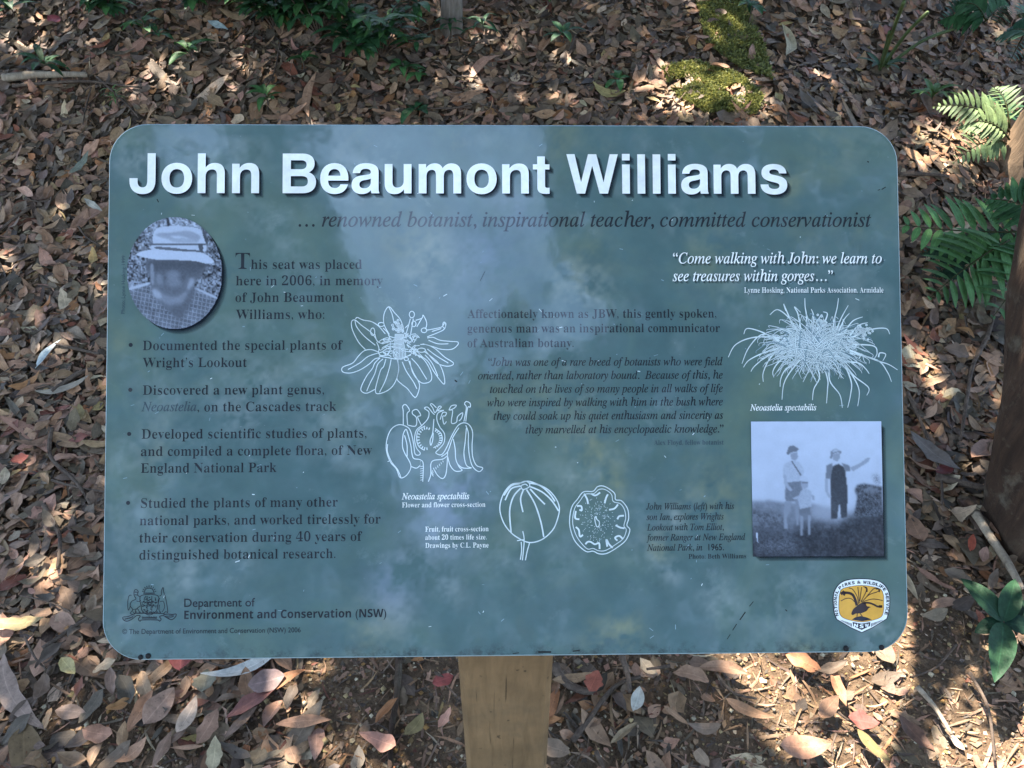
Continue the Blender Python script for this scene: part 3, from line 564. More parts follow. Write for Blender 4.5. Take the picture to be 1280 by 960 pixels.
    # --- crest with lion, kangaroo, shield, rising sun and ribbon
    pr = Print(); o = (130, 720, 6.4)
    Sn = lambda pts, wd=.9, cl=False: S(pts, wd, cl, M_NAVY)
    Sn([(310, 138), (402, 138)], 1.3); Sn([(318, 132), (328, 108), (356, 98), (384, 108), (394, 132)], 1.1)
    for k in range(9):
        a = R(10 + 20 * k); Sn([(356 + 44 * math.cos(a), 132 - 40 * math.sin(a)), (356 + 58 * math.cos(a), 132 - 56 * math.sin(a))], 1.0)
    Sn([(292, 158), (425, 158), (425, 240), (410, 285), (358, 312), (306, 285), (292, 240)], 1.1, True); Sn([(340, 160), (340, 300)]); Sn([(378, 160), (378, 300)]); Sn([(294, 210), (424, 210)]); Sn([(294, 240), (424, 240)])
    for k in range(34): x, y = rr.uniform(298, 418), rr.uniform(164, 286); Sn([(x, y), (x + rr.uniform(-10, 10), y + rr.uniform(-8, 8)), (x + rr.uniform(-14, 14), y + rr.uniform(-10, 10))], rr.uniform(.7, 1.3))
    Sn([(285, 170), (262, 150), (270, 125), (250, 108), (236, 125), (238, 160), (250, 185), (215, 205), (205, 240), (225, 270), (205, 300), (240, 305), (250, 270), (285, 240)], 1.1); Sn([(206, 240), (190, 275), (185, 215), (195, 160), (215, 155)], 1.0); Sn([(255, 200), (275, 205), (290, 195)]); Sn([(225, 270), (265, 265), (280, 300)]); Sn([(240, 130), (270, 130)], 1.2); Sn([(242, 150), (268, 155)], 1.2)
    Sn([(440, 160), (455, 150), (455, 120), (468, 92), (472, 125), (480, 150), (495, 210), (505, 290), (490, 285), (470, 300), (440, 300)], 1.0); Sn([(445, 180), (430, 190), (428, 210)]); Sn([(445, 205), (470, 205), (480, 250), (460, 290)]); Sn([(440, 230), (435, 270), (450, 300)])
    Sn([(145, 330), (150, 350), (180, 362), (220, 345), (255, 318), (285, 320), (270, 345), (285, 362), (300, 352), (420, 352), (440, 362), (452, 345), (440, 325), (470, 318), (500, 335), (535, 350), (565, 330), (572, 305), (540, 308), (505, 305), (470, 310)], 1.3); Sn([(150, 328), (185, 325), (225, 310), (260, 300), (450, 300), (480, 305)], 1.1); Sn([(160, 345), (200, 335), (240, 315)]); Sn([(480, 328), (520, 335), (555, 320)])
    for k in range(16): Sn([(300 + 7.5 * k, 326 + rr.uniform(-3, 3)), (303 + 7.5 * k, 343)], .9)
    for k in range(8): x = 225 + 28 * k; Sn([(x, 285), (x + 14, 300), (x + 28, 285)], .9)
    for k in range(8): Sn([(165 + 8 * k, 340 - 2 * k), (168 + 8 * k, 350 - 2 * k)], .8); Sn([(490 + 8 * k, 318 - k), (493 + 8 * k, 330 - k)], .8)
    part('crest', pr)
    # --- parks emblem
    pr = Print(); o = (1010, 710, 8.0); zz = lambda pts: z2(*o, pts)
    outer = smooth_path([(240, 330), (250, 240), (300, 160), (380, 118), (525, 104), (670, 118), (755, 160), (805, 240), (816, 330), (808, 430), (785, 510)], 6)
    outer = np.vstack([outer, [(640, 600), (530, 650), (420, 600), (275, 515)], smooth_path([(275, 515), (250, 440), (240, 330)], 4)[1:-1]])
    cen = np.array([527, 360]); sc = lambda p, k: cen + (np.asarray(p) - cen) * k
    pr.poly(zz(outer), M_INDIGO, 0.0003); pr.poly(zz(sc(outer, .968)), M_WHITE, 0.0004)
    inner = smooth_path([(304, 330), (312, 260), (350, 205), (525, 176), (700, 205), (742, 260), (748, 330), (745, 430), (720, 488), (640, 520), (530, 538), (415, 520), (335, 488), (306, 430)], 5, True)
    pr.poly(zz(sc(inner, 1.02)), M_INDIGO, 0.0005); pr.poly(zz(inner), M_GOLD, 0.0006)
    pr.poly(zz([(430, 515), (470, 490), (520, 480), (575, 492), (630, 515), (530, 532)]), M_INDIGO, 0.0007)
    pr.poly(zz(smooth_path([(425, 455), (445, 410), (480, 380), (530, 345), (565, 345), (580, 380), (605, 385), (618, 392), (600, 400), (575, 430), (520, 452), (470, 455), (440, 470)], 5, True)), M_BROWN, 0.0008)
    B = lambda pts, wd, tp=False: pr.stroke(zz(pts), wd, M_BROWN, 0.0008, 6, taper=tp)
    B([(480, 375), (465, 320), (440, 270), (400, 250), (345, 248)], 3.2); B([(350, 240), (320, 260)], 3.6); B([(365, 235), (350, 275)], 2.6); B([(340, 228), (360, 250)], 2.0); B([(540, 350), (600, 348), (650, 365), (690, 385), (735, 382)], 2.2); B([(700, 384), (735, 384)], 3.2)
    for pts in ([(495, 360), (485, 290), (440, 215), (400, 200)], [(505, 350), (500, 280), (490, 190)], [(520, 340), (570, 240), (575, 200), (545, 185)], [(530, 340), (600, 270), (680, 240), (705, 220), (680, 205), (640, 215), (560, 310)], [(510, 330), (520, 250), (530, 190)], [(545, 335), (640, 310), (740, 325)], [(320, 330), (370, 305), (420, 305), (460, 340)]): B(pts, .9)
    B([(705, 240), (700, 210), (670, 208)], 1.8); B([(580, 240), (580, 205), (560, 192)], 1.8)
    B([(485, 450), (480, 500)], 1.0); B([(510, 450), (540, 490)], 1.0)
    pr.poly(zz([(438, 540), (530, 556), (615, 540), (612, 580), (530, 618), (445, 582)]), M_INDIGO, 0.0005)
    for k in range(9):
        x = 318 + 13 * k; y = 518 + 4.2 * k; pr.poly(zz([(x, y), (x + 8, y + 2), (x + 10, y + 14 + 3 * k), (x + 2, y + 6 + 3 * k)]), M_INDIGO, 0.0005)
        pr.poly(zz([(1056 - x, y), (1048 - x, y + 2), (1046 - x, y + 14 + 3 * k), (1054 - x, y + 6 + 3 * k)]), M_INDIGO, 0.0005)
    for ch, x in (('N', 472), ('S', 528), ('W', 580)):
        v, f = text_mesh(ch, 'sansb', 0.02); v = (v - v.min(0)) / np.ptp(v, axis=0) * [40 / 8 * PXM, 36 / 8 * PXM] + P(zz([(x - 20, 600 if ch == 'S' else 592)]))[0]; pr.add(v, f, M_WHITE, 0.0008)
    path = smooth_path([(285, 482), (270, 400), (268, 300), (290, 225), (340, 178), (420, 152), (525, 142), (630, 152), (715, 178), (765, 225), (787, 300), (786, 400), (770, 470)], 12)
    seg = np.r_[0, np.cumsum(np.linalg.norm(np.diff(path, axis=0), axis=1))]; txt = 'NATIONAL PARKS & WILDLIFE SERVICE'
    wid = [.45 if c in ' I' else 1.25 if c in 'W&' else 1.0 for c in txt]; cw = np.r_[0, np.cumsum(wid)]; Lt = seg[-1]
    for ch, a, b in zip(txt, cw[:-1], cw[1:]):
        if ch == ' ': continue
        sm = (a + b) / 2 / cw[-1] * Lt; pt = np.array([np.interp(sm, seg, path[:, i]) for i in (0, 1)]); p2 = np.array([np.interp(sm + 6, seg, path[:, i]) for i in (0, 1)])
        q, q2 = P(zz([pt, p2])); d = (q2 - q) / np.linalg.norm(q2 - q); v, f = text_mesh(ch, 'sansb', 0.012)
        v = (v - (v.min(0) + v.max(0)) / 2) / np.ptp(v, axis=0) * [(b - a) / cw[-1] * Lt / 8 * PXM * .82, 30 / 8 * PXM]
        pr.add(q + v[:, :1] * d + v[:, 1:] * np.array([-d[1], d[0]]), f, M_INDIGO, 0.0006)
    part('park_emblem', pr, 'shield emblem with a dark lyrebird on gold')
    # --- printed photographs: soft duotone pictures
    def blur(a, r):
        h = int(3 * r) + 1; k = np.exp(-np.arange(-h, h + 1) ** 2 / (2 * r * r + 1e-6)); k /= k.sum(); n = len(k) // 2
        a = np.apply_along_axis(lambda m: np.convolve(np.pad(m, n, 'edge'), k, 'valid'), 0, a); return np.apply_along_axis(lambda m: np.convolve(np.pad(m, n, 'edge'), k, 'valid'), 1, a)
    def duo(g): g = np.clip(g, 0, 1)[..., None] ** 1.45; return (1 - g) * lin((7, 10, 24)) + g * lin((196, 210, 232))
    def picture(name, ox, oy, k, x0, x1, y0, y1, paint, keep, quad=None, nx=170, ny=180):
        xs = np.linspace(x0, x1, nx); ys = np.linspace(y0, y1, ny); X, Y = np.meshgrid(xs, ys); col = duo(paint(X, Y))
        if quad is None: uv = P(np.c_[ox + X.ravel() / k, oy + Y.ravel() / k])
        else:
            s = ((X - x0) / (x1 - x0)).ravel()[:, None]; t = ((Y - y0) / (y1 - y0)).ravel()[:, None]; q = P([(ox + a / k, oy + b / k) for a, b in quad])
            uv = (1 - t) * ((1 - s) * q[0] + s * q[1]) + t * ((1 - s) * q[3] + s * q[2])
        i = np.arange(nx * ny).reshape(ny, nx); f = np.c_[i[:-1, :-1].ravel(), i[1:, :-1].ravel(), i[1:, 1:].ravel(), i[:-1, 1:].ravel()]
        cx, cy = (X[:-1, :-1] + X[1:, 1:]) / 2, (Y[:-1, :-1] + Y[1:, 1:]) / 2; f = f[keep(cx, cy).ravel()]
        return mesh(name, np.c_[uv, np.full(len(uv), 0.0009)], f, M_PHOTO, col=col.reshape(-1, 3))
    pn = lambda X, Y, s, sd: vnoise(X, Y, s, sd) - .5
    def portrait(X, Y):
        g = .34 + .6 * pn(X, Y, .11, 1) + .5 * pn(X, Y, .055, 2) + .2 * (Y < 240)
        def pg(pts, val, r=0.8, op=1.0):
            nonlocal g
            m = blur(in_poly(X, Y, smooth_path(pts, 5, True)).astype(float), r) * op; g = g * (1 - m) + val * m
        pg([(365, 130), (380, 130), (385, 190), (370, 190)], .1); pg([(600, 190), (615, 200), (640, 290), (620, 300)], .2)
        chk = .33 + .17 * ((np.sin(X * .23 + Y * .03) > .72) | (np.sin(Y * .23 - X * .05) > .75)) + .16 * pn(X, Y, .03, 6); m = blur(in_poly(X, Y, [(95, 620), (250, 560), (300, 640), (400, 700), (520, 650), (560, 590), (740, 680), (740, 900), (95, 900)]).astype(float), .8); g = g * (1 - m) + chk * m
        pg([(110, 590), (240, 555), (245, 570), (115, 608)], .8); pg([(555, 600), (565, 592), (695, 650), (690, 662)], .75)
        pg([(250, 400), (620, 400), (600, 500), (545, 570), (540, 640), (470, 760), (440, 790), (350, 720), (280, 640), (255, 540)], .33, 1.2)
        pg([(255, 410), (620, 415), (600, 480), (520, 500), (400, 480), (270, 480)], .2, 4); pg([(300, 470), (580, 470), (540, 530), (330, 535)], .27, 6, .8); pg([(300, 500), (340, 520), (330, 570), (300, 560)], .45, 2)
        pg([(360, 500), (430, 480), (460, 560), (420, 590), (380, 580)], .42, 2.5); pg([(268, 590), (300, 600), (360, 640), (430, 650), (500, 620), (490, 690), (440, 740), (350, 690), (275, 650)], .52, 2.2, .8); pg([(272, 600), (320, 625), (330, 660), (285, 650)], .72, 1.6, .8)
        pg([(520, 530), (550, 540), (530, 600), (500, 600)], .6, 2); pg([(360, 590), (450, 590), (450, 612), (360, 608)], .26, 2.5, .5); pg([(380, 720), (470, 690), (520, 600), (560, 590), (520, 700), (455, 800)], .27, 3)
        pg([(335, 520), (370, 518), (368, 534), (338, 534)], .12, 2.5, .5); pg([(440, 520), (480, 518), (478, 534), (442, 534)], .12, 2.5, .5)
        pg([(255, 450), (275, 440), (280, 560), (262, 560)], .5, 1)
        pg([(275, 300), (270, 260), (300, 195), (420, 180), (570, 195), (605, 240), (605, 360), (270, 335)], .85, .6); pg([(330, 240), (420, 220), (520, 215), (590, 250), (560, 280), (470, 250)], .55, 1.2, .8); pg([(290, 240), (350, 225), (420, 270), (360, 265)], .55, 1.2, .7); pg([(380, 270), (470, 260), (570, 270), (560, 292), (430, 290)], .62, 1, .7)
        pg([(272, 296), (600, 296), (604, 308), (272, 308)], .3, .5); pg([(300, 318), (450, 330), (450, 346), (300, 334)], .3, .5); pg([(470, 335), (600, 345), (598, 362), (470, 350)], .25, .5); pg([(575, 305), (605, 305), (605, 360), (590, 360)], .2, .5)
        pg([(160, 370), (270, 335), (440, 350), (600, 358), (680, 415), (640, 432), (540, 412), (380, 405), (280, 402)], .88, .6)
        return g + .06 * pn(X, Y, .12, 5)
    def group(X, Y):
        g = .93 - .00018 * Y + .05 * pn(X, Y, .02, 3)
        def pg(pts, val, r=.7, op=1.0, n=0.0, s=.08):
            nonlocal g
            m = blur(in_poly(X, Y, pts).astype(float), r) * op; g = g * (1 - m) + (val + n * (.6 * pn(X, Y, s * 1.4, 7) + .6 * pn(X, Y, s * 3.3, 8))) * m
        pg([(40, 540), (150, 535), (260, 552), (440, 560), (560, 640), (560, 700), (40, 720)], .44, 2, 1, .12, .03); pg([(420, 560), (560, 580), (560, 680), (430, 660)], .6, 3)
        pg([(40, 590), (200, 600), (260, 660), (270, 740), (40, 760)], .27, 4, .9, .3, .04); pg([(40, 720), (260, 715), (420, 660), (540, 690), (640, 640), (720, 600), (900, 580), (900, 900), (40, 900)], .10, 6, 1, .16, .035)
        pg([(60, 780), (300, 760), (330, 860), (60, 860)], .32, 6, .6, .5); pg([(700, 470), (715, 440), (760, 430), (880, 450), (880, 640), (690, 640), (715, 520)], .2, 1.2, 1, .35, .06); pg([(740, 470), (800, 450), (860, 470), (830, 500)], .45, 2, .7); pg([(810, 380), (850, 365), (870, 400), (865, 445), (830, 430)], .55, 2, .8, .6, .1)
        skin, dark = .72, .12
        pg([(265, 420), (360, 410), (365, 470), (330, 540), (300, 545), (255, 545), (250, 480)], .40, .8, 1, .1); pg([(245, 545), (295, 545), (285, 600), (262, 640), (265, 715), (243, 715), (243, 620)], .52, .8); pg([(315, 535), (340, 535), (340, 620), (335, 690), (320, 690)], .5, .8)
        pg([(245, 310), (290, 285), (345, 290), (375, 340), (370, 410), (270, 420), (262, 370), (240, 370)], .76, .7, 1, .10); pg([(240, 370), (262, 370), (270, 430), (300, 470), (285, 480), (250, 440)], .66, .7); pg([(290, 240), (335, 230), (340, 262), (320, 285), (295, 275)], .58, .7); pg([(265, 240), (280, 195), (310, 187), (345, 210), (335, 225), (290, 235), (275, 250)], .38, .6); pg([(295, 290), (302, 285), (360, 375), (352, 380)], .35, .5)
        pg([(340, 590), (410, 575), (415, 640), (375, 650), (345, 640)], .35, .8); pg([(345, 630), (365, 635), (362, 755), (348, 755)], .50, .7); pg([(395, 630), (415, 630), (408, 750), (396, 750)], .50, .7); pg([(350, 480), (390, 460), (420, 480), (420, 575), (345, 590), (335, 520)], .70, .7, 1, .1); pg([(300, 520), (340, 505), (340, 525), (310, 530)], .7, .7); pg([(420, 500), (440, 505), (440, 540), (425, 530)], .6, .7)
        pg([(355, 410), (400, 410), (400, 450), (375, 468), (355, 445)], .62, .7); pg([(342, 405), (360, 380), (395, 385), (414, 430), (395, 420), (360, 412)], .82, .6); pg([(360, 418), (400, 418), (400, 428), (360, 428)], .4, .6)
        pg([(545, 360), (560, 320), (600, 305), (640, 330), (655, 470), (648, 640), (610, 650), (600, 570), (585, 650), (545, 655), (545, 480)], .14, .7, 1, .06); pg([(595, 570), (605, 560), (600, 640), (588, 645)], .7, .6)
        pg([(520, 315), (560, 300), (560, 330), (545, 400), (515, 400)], .4, .7); pg([(620, 300), (670, 315), (675, 350), (645, 355)], .4, .7); pg([(510, 400), (530, 400), (528, 480), (550, 515), (530, 520), (512, 480)], .64, .7); pg([(672, 330), (740, 300), (780, 270), (805, 265), (790, 295), (740, 325), (690, 355)], .60, .6)
        pg([(565, 245), (608, 235), (608, 270), (590, 292), (565, 280)], .58, .6); pg([(545, 270), (552, 225), (580, 207), (620, 228), (615, 245), (600, 232), (565, 245), (560, 275)], .45, .6); pg([(555, 228), (580, 208), (610, 222), (570, 232)], .75, .6)
        pg([(60, 735), (72, 740), (75, 800), (68, 795)], .95, .5)
        return g + .04 * pn(X, Y, .2, 9)
    pr = Print(); c0, rx, ry = np.array([218.3, 342.6]), 59.3, 69.7
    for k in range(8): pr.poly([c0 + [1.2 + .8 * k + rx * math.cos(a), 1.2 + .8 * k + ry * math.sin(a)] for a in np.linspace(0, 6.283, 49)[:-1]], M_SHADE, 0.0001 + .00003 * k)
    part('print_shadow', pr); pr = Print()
    part('portrait_photograph', picture('portrait', 140, 250, 5.333, 98, 736, 118, 868, portrait, lambda x, y: ((x - 417) / 317) ** 2 + ((y - 493.5) / 372) ** 2 < 1), 'oval duotone portrait of a bearded man in a brimmed hat')
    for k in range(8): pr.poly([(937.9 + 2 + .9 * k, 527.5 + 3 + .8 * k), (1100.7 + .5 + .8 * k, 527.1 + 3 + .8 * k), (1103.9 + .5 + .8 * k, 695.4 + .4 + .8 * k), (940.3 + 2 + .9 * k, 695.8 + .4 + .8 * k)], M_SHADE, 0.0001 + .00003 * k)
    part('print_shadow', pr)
    part('group_photograph', picture('group', 930, 520, 5.05, 40, 880, 36, 888, group, lambda x, y: x > -1, [(40, 38), (862, 36), (878, 885), (52, 888)]), 'square duotone photograph of two men and a boy outdoors')
    # --- dark plugs near the lower corners
    for x, y, r in ((175, 821.5, 3.0), (184.5, 820, 3.4), (1056.5, 810.5, 3.6), (1101, 809.3, 3.4)):
        cpt = P([(x, y)])[0]; vv, ff = [], []; n = 10
        for j, (rad, z) in enumerate(((1, 0.0), (1, .001), (.6, .0018))): vv += [(cpt[0] + r * PXM * rad * math.cos(2 * math.pi * i / n), cpt[1] + r * PXM * rad * math.sin(2 * math.pi * i / n), z) for i in range(n)]
        ff = [(j * n + i, j * n + (i + 1) % n, (j + 1) * n + (i + 1) % n, (j + 1) * n + i) for j in range(2) for i in range(n)] + [tuple(range(2 * n, 3 * n))]
        obj('plug', mesh('plug', vv, ff, M_HOLE), panel)
    # --- post: square timber with chamfered arrises, top cut to the slope of the panel
    a, c = 0.056, 0.007; ring = [(-a + c, 0), (a - c, 0), (a, c), (a, .1 - c), (a - c, .1), (-a + c, .1), (-a, .1 - c), (-a, c)]
    v, yaw = [], math.atan2(SU[1], SU[0]); levels = [-.15, .2, .45, None]
    for lv in levels:
        for x, y in ring:
            wx, wy = x * math.cos(yaw) - y * math.sin(yaw), x * math.sin(yaw) + y * math.cos(yaw) - .05
            wp = np.array([foot[0] + wx, foot[1] + wy]); z = lv if lv is not None else (SO[2] + ((SO - SN * .0065)[2] - SO[2]) - (SN[0] * (wp[0] - SO[0]) + SN[1] * (wp[1] - SO[1])) / SN[2] - .004) - foot[2]
            v.append((wx, wy, z))
    f = [(k * 8 + i, k * 8 + (i + 1) % 8, (k + 1) * 8 + (i + 1) % 8, (k + 1) * 8 + i) for k in range(3) for i in range(8)] + [tuple(range(8))[::-1], tuple(range(24, 32))]
    obj('post', mesh('post', v, f, M_POST), sign)
build_sign()
SIGN_POLY = [(140, 158), (1120, 160), (1134, 812), (128, 824)]

# ------------------------------------------------------------------ leaves
PAL = [((142, 119, 98), 'tan'), ((154, 127, 112), 'pinkish tan'), ((112, 101, 90), 'grey brown'), ((82, 75, 69), 'dark grey'), ((112, 74, 60), 'red brown'), ((152, 112, 80), 'orange brown'), ((172, 160, 144), 'pale'), ((146, 132, 96), 'ochre')]
PW = np.array([.27, .14, .31, .14, .03, .03, .045, .015])
def leaf_batch(n, L, W, shape, nu, nv, curl, fold, wave, bend, rng):
    """n leaves at once in their own frames: x along the length, y across, z up."""
    t = np.linspace(0, 1, nu + 1); s = np.linspace(-1, 1, nv + 1); T, S_ = np.meshgrid(t, s, indexing='ij'); T = T.ravel()[None]; S_ = S_.ravel()[None]
    cut = np.where(rng.uniform(0, 1, (n, 1)) < .36, rng.uniform(.55, .85, (n, 1)), 1.0) if n > 1 else 1.0; UT = T; T = T * cut
    pw = shape[:, None]; prof = np.sin(math.pi * T ** pw) ** 0.85 * (1 - .15 * T) + 0.015
    prof = prof * (1 + np.sin(T * rng.uniform(6, 22, (n, 1)) + S_ * 2 + rng.uniform(0, 6, (n, 1))) * rng.uniform(0, .16, (n, 1)))
    x = (T - .5) * L[:, None]; y = S_ * prof * W[:, None] / 2
    y = y + bend[:, None] * L[:, None] * (T - .5) ** 2 * 1.6
    z = curl[:, None] * L[:, None] * (T - .5) ** 2 * 2 + fold[:, None] * np.abs(S_) ** 1.5 * prof * W[:, None] * .5
    ph = rng.uniform(0, 6.28, (n, 1)); z = z + wave[:, None] * W[:, None] * np.sin(T * 9 + ph + S_ * 1.3) * np.abs(S_)
    uv = np.broadcast_to(np.stack([UT, S_], -1), (n, UT.shape[1], 2))
    i = np.arange((nu + 1) * (nv + 1)).reshape(nu + 1, nv + 1); f = np.c_[i[:-1, :-1].ravel(), i[1:, :-1].ravel(), i[1:, 1:].ravel(), i[:-1, 1:].ravel()]
    return np.stack([x, y, z], -1), uv, f
def tilt_turn(v, yaw, pitch, roll):
    cp, sp = np.cos(pitch)[:, None], np.sin(pitch)[:, None]; cr, sr = np.cos(roll)[:, None], np.sin(roll)[:, None]; cy, sy = np.cos(yaw)[:, None], np.sin(yaw)[:, None]
    x, y, z = v[..., 0], v[..., 1], v[..., 2]; y, z = y * cr - z * sr, y * sr + z * cr; x, z = x * cp - z * sp, x * sp + z * cp
    return np.stack([x * cy - y * sy, x * sy + y * cy, z], -1)
def leaf_cols(n, rng, idx=None):
    if idx is None: idx = rng.choice(len(PAL), n, p=PW / PW.sum())
    c = np.array([lin(p[0]) for p in PAL])[idx]; return c * np.array([1.17, 1.0, .82]) * rng.uniform(.62, 1.22, (n, 1)) * rng.uniform(.93, 1.07, (n, 3)), idx
def bare(x, y):                                     # trodden, thinly littered soil in front of the post
    return np.exp(-((x - 0.40) / 0.88) ** 4 - ((y - 0.80) / 0.50) ** 4) * np.clip(.84 + .9 * (vnoise(x, y, 6, 21) - .35), .55, 1) * .999 + .0 + .85 * np.exp(-((y - .6) / .42) ** 4) * np.clip(vnoise(x, y, 7, 22) * 2 - .35, 0, 1) * (1 - np.exp(-((x - 0.40) / 0.88) ** 4))
def litter():
    rng = RNG; V, Fc, Cl, UV, off = [], [], [], [], 0
    def batch(n, Lr, Wr, hmax, nu, nv, small=False, ymax=5.6, xr=4.2):
        nonlocal off
        y = rng.uniform(0.3, ymax, n * 2); x = rng.uniform(-1, 1, n * 2) * (1.1 + y * .78); d = bare(x, y)
        ok = rng.uniform(0, 1, n * 2) > np.clip(d * 1.2, 0, .975) * (.1 if small else 1.0); x, y = x[ok][:n], y[ok][:n]; m = len(x)
        L = np.clip(np.exp(rng.normal(math.log((Lr[0] + Lr[1]) / 2), .34, m)), Lr[0] * .55, Lr[1] * 1.35); asp = rng.uniform(*Wr, m) * np.where(rng.uniform(0, 1, m) < .2, 1.35, 1.0); e = rng.uniform(0, 1, m) < .22; asp = np.where(e & (not small), asp * .5, asp); L = np.where(e & (not small), L * 1.5, L)
        v, uv, f = leaf_batch(m, L, L * asp, rng.uniform(.75, 1.15, m), nu, nv, rng.normal(.06, .2, m), rng.normal(.10, .24, m), rng.uniform(0, .12, m), rng.normal(0, .12, m) + np.where(e, rng.normal(0, .25, m), 0), rng)
        v = tilt_turn(v, rng.uniform(0, 6.28, m), rng.normal(0, .10, m), rng.normal(0, .16, m))
        v[..., 0] += x[:, None]; v[..., 1] += y[:, None]
        v[..., 2] += ground(v[..., 0], v[..., 1]) + (rng.uniform(0.002, hmax, m) * (1 - .7 * bare(x, y)))[:, None]
        c, _ = leaf_cols(m, rng); k = v.shape[1]; c = c * (np.where(bare(x, y) > .5, .9, 1.0))[:, None]
        V.append(v.reshape(-1, 3)); UV.append(uv.reshape(-1, 2)); Cl.append(np.repeat(c, k, 0)); Fc.append((f[None] + (np.arange(m) * k)[:, None, None] + off).reshape(-1, 4)); off += m * k
    batch(26000, (.012, .03), (.3, .8), .02, 3, 2)
    batch(2600, (.07, .11), (.2, .5), .03, 6, 2)
    batch(46000, (.030, .066), (.36, .62), .026, 5, 2)
    batch(30000, (.02, .05), (.3, .6), .022, 3, 2)
    batch(34000, (.005, .018), (.25, .9), .006, 2, 2, True, 2.0)
    batch(14000, (.02, .08), (.04, .10), .022, 3, 2, True, 3.6)
    obj('leaf_litter', mesh('leaf_litter', np.vstack(V), np.vstack(Fc), M_DRY, col=np.vstack(Cl), uv=np.vstack(UV), smooth=True), kind='stuff', label='bed of dry brown fallen leaves covering the forest floor', cat='leaf litter')
litter()
def gravel():
    rng = RNG; n = 5200; y = rng.uniform(.35, 1.7, n); x = rng.uniform(-1, 1, n) * (.8 + .5 * y); k = rng.uniform(0, 1, n) < (.25 + .75 * bare(x, y)); x, y = x[k], y[k]; n = len(x); r = rng.gamma(3, .0009, n) + .0012
    o = np.array([(1, 0, 0), (-1, 0, 0), (0, 1, 0), (0, -1, 0), (0, 0, .8), (0, 0, -.8), (.6, .6, .45), (-.6, -.6, .45)]); o = o[:6]
    v = o[None] * r[:, None, None] * rng.uniform(.6, 1.2, (n, 6, 1)); v[..., 0] += x[:, None]; v[..., 1] += y[:, None]; v[..., 2] += ground(x, y)[:, None] + r[:, None] * .6 + .002
    f = np.array([(0, 2, 4), (2, 1, 4), (1, 3, 4), (3, 0, 4), (2, 0, 5), (1, 2, 5), (3, 1, 5), (0, 3, 5)])
    c = np.array([lin(q) for q in ((176, 152, 108), (150, 130, 104), (196, 180, 150), (110, 96, 80), (160, 120, 70))])[rng.integers(0, 5, n)] * rng.uniform(.6, 1.1, (n, 1))
    obj('gravel', mesh('gravel', v.reshape(-1, 3), (f[None] + (np.arange(n) * 6)[:, None, None]).reshape(-1, 3), M_DRY, col=np.repeat(c, 6, 0), uv=np.ones((n * 6, 2)), smooth=True), kind='stuff', label='tan grit and tiny pebbles in the trodden soil', cat='gravel')
gravel()

def single_leaf(pos, L, W, yaw, col, shape=.95, curl=.1, fold=.15, wave=.06, bend=0.0, pitch=0.0, roll=0.0, lift=.02, label=None, group=None, name='fallen_leaf', flat=False):
    A = lambda q: np.array([float(q)]); v, uv, f = leaf_batch(1, A(L), A(W), A(shape), 12, 6, A(curl), A(fold), A(wave), A(bend), RNG); v = tilt_turn(v, A(yaw), A(pitch), A(roll))[0]
    n = len(v); stem = np.array([[-L * .5, 0, 0], [-L * .5, 0, 0]])
    g = ground(pos[0] + v[:, 0], pos[1] + v[:, 1]) - ground(pos[0], pos[1]); v = v + np.c_[np.zeros(n), np.zeros(n), g]
    base = np.array([pos[0], pos[1], float(ground(pos[0], pos[1])) + lift])
    c = np.repeat(np.asarray(col, float)[None], n, 0) * (1 + .25 * (vnoise(v[:, 0] + pos[0], v[:, 1] + pos[1], 70, 4) - .5))[:, None]
    return obj(name, mesh(name, v, f, M_DRY, col=c, uv=uv[0], smooth=True), None, base, label, 'leaf', group)
